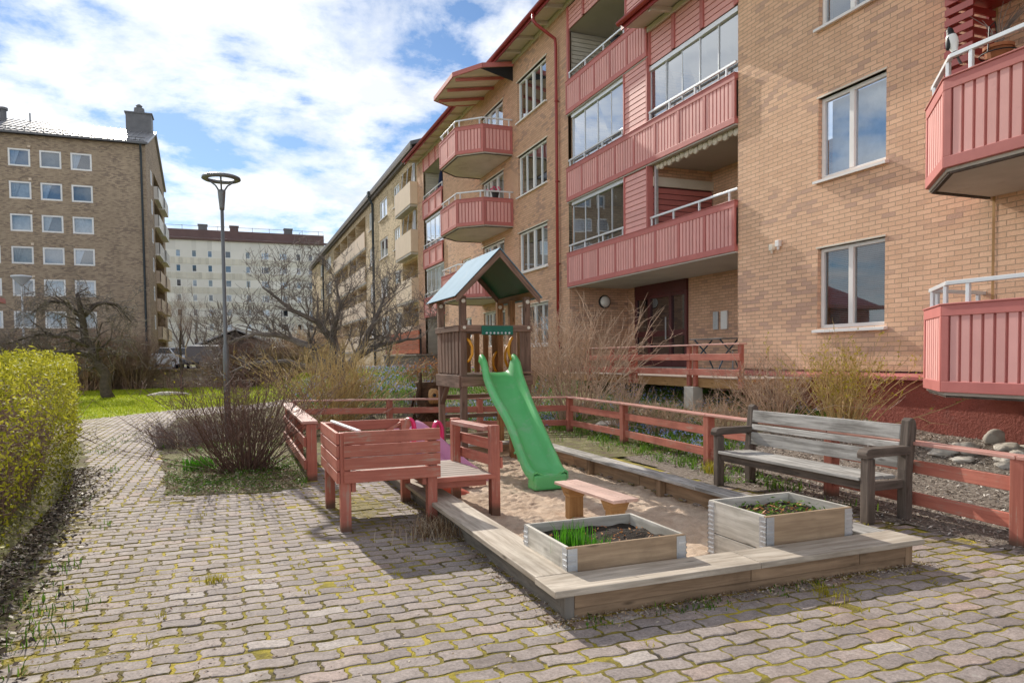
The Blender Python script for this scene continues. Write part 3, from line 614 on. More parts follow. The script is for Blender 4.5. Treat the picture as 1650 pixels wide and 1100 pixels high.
def loggia(par, F, a, b, c, d, dep, back='brick', side='brick', ceil='soffit', boards=None):
    """recessed room behind an opening: back wall, sides, ceiling and floor (the floor lies a parapet's height below)"""
    a, b, d = a + .012, b - .012, d - .012; c = c - .8
    quad(par, [F(a, c, dep), F(b, c, dep), F(b, d, dep), F(a, d, dep)], back, 'loggia_wall') if not boards else siding(par, F, a, b, c, d, dep, .13, boards, 'loggia_wall')
    if boards: siding(par, lambda u, v, q: F(b + q, v, u), 0.12, dep, c, d, 0, .13, boards, 'loggia_wall')
    else: quad(par, [F(b, c, .1), F(b, c, dep), F(b, d, dep), F(b, d, .1)], side, 'loggia_wall')
    quad(par, [F(a, c, .1), F(a, c, dep), F(a, d, dep), F(a, d, .1)], side, 'loggia_wall')
    quad(par, [F(a, d, 0.03), F(b, d, 0.03), F(b, d, dep), F(a, d, dep)], ceil, 'ceiling'); quad(par, [F(a, c, .1), F(b, c, .1), F(b, c, dep), F(a, c, dep)], 'concrete', 'floor')

XA = 9.8; FA = FX(XA)
H = thing('apartment_building', 'long tan brick apartment building with red balconies, nearest on the right', 'building', (XA, 12, 0))
# --- near block (three storeys)
winA = [(8.56, 9.98, z, z + 1.42) for z in (1.94, 4.58, 7.24)]
doorA = [(4.4, 6.25, z, z + 2.15) for z in (1.2, 3.86, 6.5)]
mb = MB(); wall_holes(mb, FA, -4, 12.15, 1.2, 9.62, winA + doorA); mb.face([FA(12.15, 1.2, 0), FA(12.15, 9.62, 0), FA(12.15, 9.62, .6), FA(12.15, 1.2, .6)])
mb.build('wall', 'brick', H)
mb = MB(); mb.face([FA(6.78, 1.2, -.006), FA(6.82, 1.2, -.006), FA(6.82, 9.6, -.006), FA(6.78, 9.6, -.006)]); mb.build('expansion_joint', 'pinewood', H)
for (a, b, c, d), kw in zip(winA, (dict(blinds=True, glass='glassdark'), dict(fill='curtain', glass='glassbright'), dict(blinds=True, glass='glass'))):
    window(H, FA, a, b, c, d, .13, cols=(.53,), **kw)
    tr = MB(); tr.hexa([FA(a - .02, d, -.02), FA(b + .02, d, -.02), FA(b + .02, d, .1), FA(a - .02, d, .1), FA(a - .02, d + .03, -.02), FA(b + .02, d + .03, -.02), FA(b + .02, d + .03, .1), FA(a - .02, d + .03, .1)]); tr.build('window_trim', 'cream', H)
for a, b, c, d in doorA: window(H, FA, a, b, c, d, .13, cols=(.48,), glass='glassdark', sill=False, name='balcony_door', fw=.09)
mb = MB(); mb.box(XA - .03, XA + .5, -4, 12.15, -.1, 1.08); mb.build('plinth', 'redplaster', H)
mb = MB(); mb.hexa([(XA - .12, -4, 1.07), (XA + .1, -4, 1.07), (XA + .1, 12.3, 1.07), (XA - .12, 12.3, 1.07), (XA - .12, -4, 1.12), (XA + .1, -4, 1.2), (XA + .1, 12.3, 1.2), (XA - .12, 12.3, 1.12)]); mb.build('ledge', 'redframe', H)
for y, z in ((11.1, 3.55), (10.93, 3.6)):
    mb = MB(); mb.box(XA - .08, XA, y - .05, y + .05, z - .06, z + .06); mb.lathe((XA - .04, y, z - .12), [(.025, 0), (.03, .06)], 10); mb.build('vent_box', 'cream' if y > 11 else 'white', H, bevel=.008)
def bal_poly(yn, yf, xf=7.88, xs=8.66, ch=.85): return [(XA, yn), (xs, yn), (xf, yn + ch), (xf, yf - ch), (xs, yf), (XA, yf)]
def balcony(y0, y1, z, ztop, bays, xf=7.88, ch=.85, name='balcony'):
    P = bal_poly(y0, y1, xf, ch=ch); s_ = MB()
    inner = [(x + .04 if x < 9.7 else x, y) for x, y in P]
    s_.prism([(x, y, z - .02) for x, y in inner][::-1], (0, 0, .16))
    b = s_.build(name, 'concrete', H, bevel=.008)
    tr = MB()
    for p, q in zip(inner, inner[1:]): tr.beam((*V(p).to_3d().lerp(V((9, (y0 + y1) / 2, 0)), .03).to_2d(), z - .03), (*V(q).to_3d().lerp(V((9, (y0 + y1) / 2, 0)), .03).to_2d(), z - .03), .05, .03)
    tr.build('drip_edge', 'bark', b)
    for i, (p, q) in enumerate(zip(P, P[1:])): panel(b, q, p, z + .02, ztop, bays[i])
    c = V((9.0, (y0 + y1) / 2)); ins = [tuple(V(p).lerp(c, .035)) if p[0] < 9.7 else p for p in P]
    posts = [tuple(V(p).lerp(V(q), t)) for p, q in zip(ins, ins[1:]) for t in (.12, .88)]
    mid = V(ins[2]).lerp(V(ins[3]), .5)
    rail(b, ins, ztop + .26, posts + [tuple(mid)], ztop - .02)
    return b
for z in (1.0, 3.64, 6.28): balcony(3.05, 6.92, z, z + 1.05, (1, 1, 2, 1, 1))
# trellis on the middle near balcony
tre = MB()
for k in range(9):
    zz = 4.95 + k * .135; tre.box(8.87, 9.78, 6.80, 6.83, zz, zz + .085)
    tre.box(8.85, 8.88, 6.45, 6.84, zz, zz + .085)
for x in (8.95, 9.35, 9.72): tre.box(x - .03, x + .03, 6.83, 6.87, 4.7, 6.16)
tre.box(8.82, 9.79, 6.4, 6.9, 6.16, 6.19)
tre.build('trellis', 'redgutter', H)
# --- entrance bay with parapets
YS0, YS1 = 12.15, 20.1; YC0, YC1 = 15.56, 16.62
X2 = XA - .07
def par_band(z0, z1, y0, y1, bays):
    p = panel(H, (X2, y1), (X2, y0), z0, z1, bays, .135, 'parapet', th=.09)
    return p
par_band(3.63, 4.66, YS0, YS1, 8); par_band(6.24, 7.25, YS0, YS1, 8); par_band(8.89, 9.87, YC0 - .05, YS1, 5)
for z0 in (3.63, 6.24, 8.89):
    ya = YS0 if z0 < 8 else YC0 - .05
    mb = MB(); mb.box(XA + .02, XA + 2.1, ya, YS1, z0, z0 + .2); mb.box(X2 + .01, XA + .02, ya, YS1, z0 - .035, z0 - .004); mb.build('floor_slab', 'soffit', H)
for a, b, c, d in ((YC0, YC1, 4.69, 6.2), (YC0, YC1, 7.28, 8.86), (YC0 - .05, YC1 - .1, 9.9, 12.1)):
    siding(H, FA, a, b, c, d, -.03); 
    for e0, e1 in ((a - .06, a), (b, b + .05)): mb = MB(); mb.box(X2, XA + .1, e0, e1, c, d); mb.build('corner_trim', 'redframe', H)
# level 1: open right loggia, glazed left
loggia(H, FA, YS0, YC0, 4.66, 6.24, 1.9)
siding(H, lambda u, v, d: (u, YC0 - .05 + d, v), XA + .1, XA + 1.88, 4.3, 5.72, .0, .14, 'redframe', 'loggia_wall')
mb = MB(); mb.box(XA + .1, XA + 1.9, YC0 - .1, YC0 - .03, 5.72, 5.95); mb.build('beam', 'cream', H)
rail(H, [(XA + .03, YS0 + .03), (XA + .03, YC0)], 4.92, [(XA + .03, y) for y in (12.45, 13.5, 14.5, 15.45)], 4.64)
mb = MB()
for i in range(19):
    y = 12.2 + i * .175; mb.lathe((XA + .14, y, 6.185 - .035 * (i % 2)), [(.03, -.05), (.09, -.02), (.09, .03), (.03, .05)], 8, (1, 0, 0))
mb.build('awning_valance', 'cream', H)
mb = MB(); mb.beam((XA + .12, YC0 - .18, 4.7), (XA + .12, YC0 - .18, 6.2), .07, .07, (1, 0, 0)); mb.build('awning_post', 'steel', H)
loggia(H, FA, YC1, YS1, 4.66, 6.24, 1.9, back='dark'); glazing(H, FA, YC1 + .06, YS1 - .22, 4.68, 6.2, 4, 'glassdark')
rail(H, [(XA - .01, YC1 + .05), (XA - .01, YS1 - .05)], 4.9, [(XA - .01, y) for y in (16.8, 17.9, 19.0, 19.95)], 4.64)
# level 2
loggia(H, FA, YS0, YC0, 7.25, 8.66, 1.9, back='grey_curtain', ceil='soffit'); glazing(H, FA, YS0 + .02, YC0 - .06, 7.27, 8.62, 5, 'glassbright')
rail(H, [(XA - .01, YS0 + .03), (XA - .01, YC0 - .04)], 7.5, [(XA - .01, y) for y in (12.5, 13.6, 14.6, 15.45)], 7.24)
loggia(H, FA, YC1, YS1, 7.25, 8.89, 1.9, back='grey_curtain'); glazing(H, FA, YC1 + .06, YS1 - .22, 7.27, 8.85, 4, 'glassbright')
rail(H, [(XA - .01, YC1 + .05), (XA - .01, YS1 - .05)], 7.49, [(XA - .01, y) for y in (16.8, 17.9, 19.0, 19.95)], 7.24)
siding(H, FA, YS0, YC0 - .02, 8.66, 9.62, .02)
for y in (12.2, 13.35, 14.45, 15.5): mb = MB(); mb.box(XA - .03, XA + .03, y - .06, y + .06, 8.66, 9.6); mb.build('siding_trim', 'redframe', H)
# level 3 open loggia
loggia(H, FA, YC1 - .1, YS1, 9.87, 11.45, 1.9, boards='creamboard')
rail(H, [(XA - .01, YC1 - .1), (XA - .01, YS1 - .05)], 10.12, [(XA - .01, y) for y in (16.7, 17.8, 18.9, 19.95)], 9.85)
siding(H, FA, YC1 - .1, YS1, 11.45, 12.12, .0)
for y, e in ((17.8, 11.45), (19.0, 11.45), (YS1 - .06, 9.9)): mb = MB(); mb.box(XA - .05, XA + .02, y - .05, y + .05, e, 12.12); mb.build('siding_trim', 'redframe', H)
# entrance recess
DE = 2.1; quad(H, [FA(YS0, 1.15, DE), FA(16.85, 1.15, DE), FA(16.85, 3.63, DE), FA(YS0, 3.63, DE)], 'brickred', 'entrance_wall'); quad(H, [FA(19.6, 1.15, DE), FA(YS1, 1.15, DE), FA(YS1, 3.63, DE), FA(19.6, 3.63, DE)], 'brickred', 'entrance_wall')
quad(H, [FA(YS1, 1.15, 0), FA(YS1, 1.15, DE), FA(YS1, 3.63, DE), FA(YS1, 3.63, 0)], 'brickred', 'entrance_wall'); quad(H, [FA(YS0, 1.0, 0.6), FA(YS0, 1.0, DE), FA(YS0, 3.63, DE), FA(YS0, 3.63, .6)], 'brickred', 'entrance_wall')
quad(H, [FA(YS0, 1.15, 0), FA(YS1, 1.15, 0), FA(YS1, 1.15, DE + .1), FA(YS0, 1.15, DE + .1)], 'concrete', 'entrance_floor'); quad(H, [FA(YS0, .2, 0), FA(YS1, .2, 0), FA(YS1, 1.15, 0), FA(YS0, 1.15, 0)], 'redplaster', 'plinth')
d_ = MB(); Dx = XA + DE
for a, b in ((16.85, 16.95), (17.6, 17.72), (18.72, 18.86), (19.5, 19.6)): d_.box(Dx - .07, Dx + .03, a, b, 1.16, 3.3)
for a, b in ((16.95, 17.6), (17.72, 18.72), (18.86, 19.5)):
    for c, e in ((1.16, 1.42), (2.05, 2.22), (3.2, 3.3)): d_.box(Dx - .06, Dx + .03, a, b, c, e)
d_.box(Dx - .08, Dx + .03, 16.85, 19.6, 3.3, 3.63)
ed = d_.build('entrance_door', 'darkred', H, bevel=.006)
for a, b in ((16.95, 17.6), (17.72, 18.72), (18.86, 19.5)):
    for c, e in ((1.42, 2.05), (2.22, 3.2)): quad(ed, [(Dx - .02, a, c), (Dx - .02, b, c), (Dx - .02, b, e), (Dx - .02, a, e)], 'glassdark', 'pane')
quad(ed, [(Dx + .25, 16.85, 1.16), (Dx + .25, 19.6, 1.16), (Dx + .25, 19.6, 3.3), (Dx + .25, 16.85, 3.3)], 'dark', 'hall')
mb = MB(); mb.beam((Dx - .12, 17.8, 1.95), (Dx - .12, 17.8, 2.6), .03, .03, (1, 0, 0)); mb.build('handle', 'steel', ed)
for y, w, c in ((15.6, .1, 'steel'), (15.25, .13, 'white')):
    mb = MB(); mb.box(Dx - .05, Dx, y - w, y + w, 2.15, 2.62); mb.build('intercom_panel', c, H, bevel=.01)
mb = MB(); mb.lathe((XA + 1.2, YS1 - .02, 3.2), [(.2, 0), (.21, .05), (.19, .08)], 20, (0, -1, 0)); wl = mb.build('wall_lamp', 'black', H)
mb = MB(); mb.lathe((XA + 1.2, YS1 - .1, 3.2), [(.175, 0), (.15, .05), (.07, .09), (.0, .1)], 20, (0, -1, 0)); mb.build('lamp_globe', 'white', wl, smooth=True)
# --- middle block (four storeys)
YB0, YB1 = YS1, 34.1
wB = [(21.72, 24.25, z, z + 1.42) for z in (1.9, 4.53, 7.27, 9.92)]
dB = [(25.75, 28.25, z, z + 2.0) for z in (4.0, 6.62, 9.27)] + [(25.75, 28.25, 1.9, 3.3)]
sB = [(29.9, 31.2, z, z + .9) for z in (2.35, 5.0)]
mb = MB(); wall_holes(mb, FA, YB0, YB1, .1, 12.3, wB + dB + sB); mb.build('wall', 'brickred', H)
styles = [dict(halfcurtain=(.05, .2, .28, .42)), dict(halfcurtain=(.03, .4, .03, .32)), dict(halfcurtain=(.05, .25, .02, .15)), dict()]
for (a, b, c, d), st in zip(wB, styles):
    window(H, FA, a, b, c, d, .12, cols=(.5,), bars=(.25, .76), glass='glass', **st)
    tr = MB(); tr.box(XA - .03, XA + .1, a - .1, b + .05, d, d + .035); tr.build('window_trim', 'cream', H)
for a, b, c, d in dB:
    window(H, FA, a, b, c, d, .12, cols=(.36, .66), bars=(.83,), glass='glass', sill=False, halfcurtain=(.05, .3, .05, .25))
    tr = MB(); tr.box(XA - .03, XA + .1, a - .1, b + .05, d, d + .035); tr.build('window_trim', 'cream', H)
for a, b, c, d in sB: window(H, FA, a, b, c, d, .12, cols=(.55,), fill='curtain')
for z in (3.68, 6.3, 8.93): balcony(24.78, 28.5, z, z + 1.0, (1, 1, 2, 1, 1), xf=7.85, ch=.78)
# canopy over the top balcony
P = bal_poly(24.6, 28.9, 7.75, 8.6, .85); c_ = MB()
def can_z(x, y): return 12.12 - (XA - x) * .17
nn = 26; pts = []
for i in range(nn * 2 + 1):
    y = lerp(24.6, 28.9, i / (nn * 2)); x = 7.75 if 25.45 <= y <= 28.05 else (lerp(8.6, 7.75, (y - 24.6) / .85) if y < 25.45 else lerp(7.75, 8.6, (y - 28.05) / .85))
    zc = .035 * (1 if i % 2 else -1); pts.append(((x, y, can_z(x, y) + zc), (XA, y, can_z(XA, y) + zc)))
for p, q in zip(pts, pts[1:]): c_.face([p[0], q[0], q[1], p[1]])
cn = c_.build('canopy', 'cream', H)
c_ = MB()
for p, q in zip(P, P[1:]): c_.beam((*p, can_z(*p) + .04), (*q, can_z(*q) + .04), .05, .16)
for y in (25.6, 26.7, 27.9): c_.beam((7.9, y, can_z(7.9, 0) - .1), (XA, y, can_z(XA, 0) - .1), .07, .1)
c_.build('canopy_frame', 'redframe', cn)
c_ = MB(); c_.prism([(8.55, 24.66, can_z(8.55, 0) - .04), (XA, 24.66, can_z(XA, 0) - .04), (XA, 24.66, can_z(XA, 0) - .55)], (0, .03, 0)); c_.build('side_sail', 'black', cn)
# --- far loggia bay
YL0, YL1 = 34.1, 37.9
for z0, z1 in ((3.63, 4.66), (6.24, 7.25), (8.89, 9.87)):
    panel(H, (X2, YL1), (X2, YL0 + .02), z0, z1, 3, .5, 'parapet', slats=False, th=.09)
    mb = MB(); mb.box(XA + .02, XA + 1.8, YL0, YL1, z0, z0 + .2); mb.build('floor_slab', 'soffit', H)
loggia(H, FA, YL0, YL1, 9.87, 11.45, 1.7, boards='creamboard'); siding(H, FA, YL0, YL1, 11.45, 12.2, 0)
for y in (34.2, 35.4, 36.6, 37.8): mb = MB(); mb.box(XA - .05, XA + .02, y - .05, y + .05, 11.45, 12.2); mb.build('siding_trim', 'redframe', H)
for z, g in ((4.66, 'glass'), (7.25, 'glassbright')):
    loggia(H, FA, YL0, YL1, z, z + 1.58, 1.7, back='grey_curtain'); glazing(H, FA, YL0 + .05, YL1 - .3, z + .02, z + 1.56, 4, g)
    cu = MB(); cu.box(XA + .15, XA + .2, 35.3, 35.9, z + .1, z + 1.5); cu.build('curtain', 'curtain', H)
for z in (4.66, 7.25, 9.87): rail(H, [(XA - .02, YL0 + .05), (XA - .02, YL1 - .05)], z + .24, [(XA - .02, y) for y in (34.2, 35.4, 36.6, 37.8)], z - .02)
loggia(H, FA, YL0, YL1, 1.15, 3.63, 1.2, boards='creamboard'); quad(H, [FA(YL0, .2, 0), FA(YL1, .2, 0), FA(YL1, 1.15, 0), FA(YL0, 1.15, 0)], 'brickred', 'plinth')
mb = MB(); wall_holes(mb, FA, YL1, 39.3, .2, 12.3, []); mb.build('wall', 'brickred', H)
# --- roofs, eaves, gutters
def eave(y0, y1, z, over=.7, gut='redgutter', sm='creamboard'):
    mb = MB(); s_ = .34      # roof slope
    xe = XA - over
    mb.hexa([(xe, y0, z + .1), (XA + 6, y0, z + .1 + 6.7 * s_), (XA + 6, y1, z + .1 + 6.7 * s_), (xe, y1, z + .1), (xe, y0, z + .2), (XA + 6, y0, z + .2 + 6.7 * s_), (XA + 6, y1, z + .2 + 6.7 * s_), (xe, y1, z + .2)])
    mb.hexa([(XA + 6, y0, z + .1 + 6.7 * s_), (XA + 12.5, y0, z + .1), (XA + 12.5, y1, z + .1), (XA + 6, y1, z + .1 + 6.7 * s_), (XA + 6, y0, z + .2 + 6.7 * s_), (XA + 12.5, y0, z + .2), (XA + 12.5, y1, z + .2), (XA + 6, y1, z + .2 + 6.7 * s_)])
    ro = mb.build('roof', 'maroon', H)
    mb = MB(); k = y0
    mb.hexa([(xe + .02, y0, z + .03), (XA, y0, z + .12), (XA, y1, z + .12), (xe + .02, y1, z + .03), (xe + .02, y0, z + .08), (XA, y0, z + .17), (XA, y1, z + .17), (xe + .02, y1, z + .08)])
    while k < y1 - .1: mb.beam((xe + .05, k + .06, z - .0), (XA + .02, k + .06, z + .08), .09, .14); k += 1.15
    mb.beam((XA - .04, y0, z + .02), (XA - .04, y1, z + .02), .06, .12)
    mb.build('soffit', sm, ro)
    mb = MB(); mb.beam((xe - .01, y0, z + .06), (xe - .01, y1, z + .06), .04, .2); prof = []
    for i in range(7): t = math.pi * (1 + i / 6); prof.append((xe - .1 + .075 * math.cos(t), z + .12 + .085 * math.sin(t)))
    for (x0, z0), (x1, z1) in zip(prof, prof[1:]): mb.face([(x0, y0, z0), (x0, y1, z0), (x1, y1, z1), (x1, y0, z1)])
    mb.build('gutter', gut, ro); return ro
ra = eave(-4, 15.62, 9.5); rb = eave(15.6, 39.2, 12.18)
siding(H, lambda u, v, d: (u, 15.56 + d, v), XA, XA + 6, 9.8, 12.2, 0, .15); mb = MB(); mb.face([(XA + .05, -4, .5), (XA + 12, -4, .5), (XA + 12, -4, 9.7), (XA + 6, -4, 11.7), (XA + .05, -4, 9.7)]); mb.face([(XA + 11.8, -4, .5), (XA + 11.8, 39, .5), (XA + 11.8, 39, 9.7), (XA + 11.8, -4, 9.7)]); mb.build('wall', 'brick', H)
mb = MB(); mb.tube([(XA - .8, 20.9, 12.2), (XA - .8, 20.88, 11.98), (XA - .72, 20.84, 11.85), (XA - .28, 20.76, 11.55), (XA - .12, 20.74, 11.45), (XA - .1, 20.74, 11.2), (XA - .1, 20.74, 9), (XA - .1, 20.74, .7)], .05, 10)
for z in (1.9, 4.4, 7, 9.5): mb.lathe((XA - .1, 20.74, z), [(.058, 0), (.058, .06)], 10); mb.beam((XA - .1, 20.74, z + .03), (XA, 20.74, z + .03), .03, .03)
mb.build('downpipe', 'redgutter', H, smooth=True)

# --- far yellow brick block
DB = thing('brick_building', 'weathered yellow brick apartment block with beige balcony fronts, beyond the red balconies', 'building', (XA, 60, .8))
lev = (3.05, 5.72, 8.38, 11.03)
holes = []; wins = []
for z in lev:
    wins += [(43.85, 45.6, z, z + 1.3), (47.6, 50.3, z, z + 1.3), (52.95, 54.4, z, z + 1.3), (76.8, 81, z, z + 1.3), (84, 86.5, z, z + 1.3)]
    holes += [(39.45, 43.3, z - .95, z + 1.45, 1.3), (55.9, 74.2, z - .95, z + 1.45, 1.4)]
mb = MB(); wall_holes(mb, FA, 39.3, 96, .5, 13.35, [w for w in wins] + holes); mb.build('wall', 'brickyel', DB)
mb = MB(); wall_holes(mb, FY(39.3), XA, XA + 12, .5, 13.3, []); wall_holes(mb, FXp(XA + 12), 39.3, 96, .5, 13.3, []); mb.build('wall', 'brickyel', DB)
for i, (a, b, c, d) in enumerate(wins):
    window(DB, FA, a, b, c, d, .1, cols=(.5,) if b - a < 3 else (.33, .66), glass=('glassbright', 'glass')[i % 2], fill=('grey_curtain', 'curtain', 'dark')[i % 3], fw=.09)
for i, (a, b, c, d, e) in enumerate(holes):
    quad(DB, [FA(a, c, e), FA(b, c, e), FA(b, d, e), FA(a, d, e)], 'brickyel', 'loggia_wall')
    for k, m in enumerate(((a,), (55.9 + 4.6, 55.9 + 9.2, 55.9 + 13.8))[1 if b > 60 else 0]):
        if b > 60: mb = MB(); mb.box(XA, XA + e, m - .12, m + .12, c, d); mb.build('divider', 'brickyel', DB)
    if b < 50:
        segs = [(a - .2, b)]
        if c < 9: pass
    else: segs = [(lerp(a, b, j / 4) + .02, lerp(a, b, (j + 1) / 4) - .02) for j in range(4)]
    for s0, s1 in segs:
        mb = MB(); o_ = -.42 if b < 50 else -.1; mb.box(XA + o_, XA + o_ + .05, s0, s1, c - .02, c + 1.2); 
        if b < 50: mb.box(XA + o_ + .05, XA + .1, s0, s0 + .05, c - .02, c + 1.2)
        f_ = mb.build('balcony_front', 'beige', DB)
    mb = MB(); mb.box(XA + (-.4 if b < 50 else -.08), XA + e, a - .1, b, c - .16, c - .02); mb.build('balcony_slab', 'concrete', DB)
for z in (8.38, 11.03):   # netting and half-drawn curtains in the nearest loggias
    for y in (39.7, 41.0, 42.3): mb = MB(); mb.beam((XA - .35, y, z - .9), (XA - .1, y, z + 1.4), .05, .05); mb.build('balcony_post', 'steel', DB)
    mb = MB(); mb.box(XA - .05, XA - .02, 39.6, 40.2, z + .2, z + 1.4); mb.build('curtain', 'curtain', DB)
mb = MB(); mb.hexa([(XA - .35, 39.3, 13.3), (XA + 6, 39.3, 15.4), (XA + 6, 96.3, 15.4), (XA - .35, 96.3, 13.3), (XA - .35, 39.3, 13.5), (XA + 6, 39.3, 15.6), (XA + 6, 96.3, 15.6), (XA - .35, 96.3, 13.5)])
mb.hexa([(XA + 6, 39.3, 15.4), (XA + 12.3, 39.3, 13.3), (XA + 12.3, 96.3, 13.3), (XA + 6, 96.3, 15.4), (XA + 6, 39.3, 15.6), (XA + 12.3, 39.3, 13.5), (XA + 12.3, 96.3, 13.5), (XA + 6, 96.3, 15.6)])
ro = mb.build('roof', 'slate', DB)
mb = MB(); mb.beam((XA - .3, 39.3, 13.2), (XA - .3, 96, 13.2), .1, .2); mb.beam((XA - .12, 39.3, 13.0), (XA - .12, 96, 13.0), .2, .2); mb.build('eave', 'barkgrey', ro)
mb = MB(); mb.tube([(XA - .35, 52.4, 13.4), (XA - .32, 52.3, 13.1), (XA - .12, 52.2, 12.6), (XA - .12, 52.2, .9)], .09, 8); mb.build('downpipe', 'darkpipe', DB); mb = MB(); mb.tube([(XA - .14, 82.7, 13.2), (XA - .14, 82.7, .9)], .1, 8); mb.build('downpipe', 'darkpipe', DB)
mb = MB(); mb.box(XA - .46, XA - .2, 52.0, 52.5, 13.12, 13.5); mb.build('rain_head', 'darkpipe', DB)

# --- brown brick block on the left
YLb = 69.6; FL = FY(YLb); LB = thing('brick_building', 'tall brown brick block with square white framed windows, far left', 'building', (-20, YLb, .95))
cols = [-27.5, -25.7, -23, -20.5, -18.95, -16.66, -14.46, -12.24]; rows = [18.94 - 2.647 * i for i in range(7)]
wl = [(x, x + 1.55, z - 1.42, z) for z in rows[:6] for x in cols[1:] if x > -19.5]
mb = MB(); wall_holes(mb, FL, -34, -6.6, .6, 20.1, wl, .09); mb.build('wall', 'brickbrown', LB)
rr = random.Random(5)
for i, (a, b, c, d) in enumerate(wl):
    window(LB, FL, a, b, c, d, .06, cols=(), fill=rr.choice(['grey_curtain', 'curtain', 'dark', 'grey_curtain']), glass=rr.choice(['glass', 'glassbright', 'glassdark']), fw=.13, sill=False, halfcurtain=rr.choice([None, (.05, .5, .05, .25), (.05, .95, .3, .95), (.5, .95, .72, .95)]))
gable = MB(); YR, YE = 78.2, 87.5; FG = FXp(-6.6)
gh = [(73.3, 74.5, z - 1.3, z) for z in rows[:6]] + [(76.0, 85.0, z - 2.0, z + .35, 1.2) for z in rows[:7]]
wall_holes(gable, FG, YLb, YE, .6, 20.1, gh, .09); gable.face([(-6.6, YLb, 20.1), (-6.6, YE, 20.1), (-6.6, YR, 23.4)]); gable.build('wall', 'brickbrown', LB)
for a, b, c, d in gh[:6]: window(LB, FG, a, b, c, d, .05, cols=(), glass='glassbright', fill='curtain', fw=.13, sill=False)
for a, b, c, d, e in gh[6:]:
    quad(LB, [FG(a, c, e), FG(b, c, e), FG(b, d, e), FG(a, d, e)], 'dark', 'loggia_wall')
    for s0, s1, o_ in ((75.9, 80.4, .4), (80.8, 85.2, .55)):
        mb = MB(); mb.box(-6.6, -6.6 + o_, s0, s1, c - .15, c); mb.box(-6.6 + o_ - .06, -6.6 + o_, s0, s1, c, c + 1.05); mb.box(-6.6, -6.6 + o_, s0, s0 + .05, c, c + 1.05); mb.build('balcony', 'whitepanel' if c > 9 else 'beige', LB)
mb = MB(); sl_ = (23.4 - 20.1) / (YR - YLb)
mb.hexa([(-34, YLb - .5, 20.05), (-6.4, YLb - .5, 20.05), (-6.4, YR, 23.5), (-34, YR, 23.5), (-34, YLb - .5, 20.25), (-6.4, YLb - .5, 20.25), (-6.4, YR, 23.7), (-34, YR, 23.7)])
mb.hexa([(-34, YR, 23.5), (-6.4, YR, 23.5), (-6.4, YE + .5, 20.05), (-34, YE + .5, 20.05), (-34, YR, 23.7), (-6.4, YR, 23.7), (-6.4, YE + .5, 20.25), (-34, YE + .5, 20.25)])
ro = mb.build('roof', 'greyroof', LB)
mb = MB()
for i in range(60): x = -33.8 + i * .46; mb.beam((x, YLb - .45, 20.29), (x, YR, 23.74), .07, .06)
mb.build('roof_ribs', 'greyroof', ro)
mb = MB(); mb.beam((-34, YLb - .58, 20.12), (-6.35, YLb - .58, 20.12), .14, .18)
for z_ in (20.55, 20.75): mb.beam((-34, YLb + .2, z_), (-6.6, YLb + .2, z_ + .0), .05, .05)
for i in range(20): mb.beam((-33 + i * 1.35, YLb + .2, 20.3), (-33 + i * 1.35, YLb + .2, 20.8), .05, .05, (1, 0, 0))
mb.build('snow_guard', 'slate', ro)
mb = MB(); mb.box(-8.9, -6.7, 77.0, 78.6, 22.8, 25.0); mb.box(-9.0, -6.6, 76.9, 78.7, 25.0, 25.12); ch = mb.build('chimney', 'slate', LB)
mb = MB(); mb.lathe((-7.8, 77.8, 25.1), [(.5, 0), (.45, .6), (.2, .65), (.3, .85), (.1, 1.0)], 12); mb.build('flue', 'slate', ch)
mb = MB()
for x in (-18.9, -18.4): mb.lathe((x, 76, 22.3), [(.24, 0), (.24, 1.5), (.36, 1.5), (.36, 1.7)], 12)
mb.beam((-16.5, 76.5, 22.5), (-16.5, 76.5, 23.9), .09, .09, (1, 0, 0)); mb.build('vent_pipe', 'slate', ro)
mb = MB(); mb.tube([(-6.95, YLb - .5, 20.1), (-6.95, YLb - .15, 19.4), (-6.95, YLb - .12, 1)], .09, 8); mb.build('downpipe', 'darkpipe', LB)
for i, z in enumerate(rows[:6]):
    mb = MB(); mb.box(-15.25, -15.05, YLb - .12, YLb, z + .12, z + .3); mb.build('vent_box', 'beige', LB)
quad(LB, [(-34, YLb, .6), (-34, YE, .6), (-34, YE, 20), (-34, YLb, 20)], 'brickbrown', 'wall'); quad(LB, [(-34, YE, .6), (-6.6, YE, .6), (-6.6, YE, 20), (-34, YE, 20)], 'brickbrown', 'wall')

# --- white panel block in the distance
YW = 140.0; kx = YW / 115; WB = thing('panel_building', 'white panel block with small square windows and maroon roof, in the distance', 'building', (3, YW, .95)); FW = FY(YW)
rowsW = [21.15 - 2.62 * i for i in range(8)]; cen = [-12.2, -9.2, -6.0, -3.5, 1.0, 4.2, 7.1, 9.6, 12.0, 14.6]
x1w = 17.4; lay = [(-5.9 - 2.6, .7), (-5.9, .7), (-3.0, .75), (.05, 1.3), (3.55, .75), (6.35, 1.25), (9.5, 1.25), (12.0, .75), (14.3, .75), (16.9, 1.2)]
lay = [(-8.6, .78), (-6.0, .78), (-3.4, .78), (-.55, 1.35), (3.0, .8), (6.0, 1.35), (9.2, 1.35), (11.9, .8), (14.1, .8)]
wl = [(x - w / 2, x + w / 2, z - 1.25, z) for z in rowsW for x, w in lay] + [(16.0, 16.75, z - 1.25, z) for z in rowsW]
mb = MB(); wall_holes(mb, FW, -24, x1w, .6, 22.9, wl, .12); mb.build('wall', 'whitepanel', WB)
for i, (a, b, c, d) in enumerate(wl):
    window(WB, FW, a, b, c, d, .08, cols=(.28,) if b - a > 1 else (), fill=rr.choice(['grey_curtain', 'curtain', 'dark', 'curtain']), glass=rr.choice(['glassbright', 'glassbright', 'glassdark']), fw=.09, sill=False)
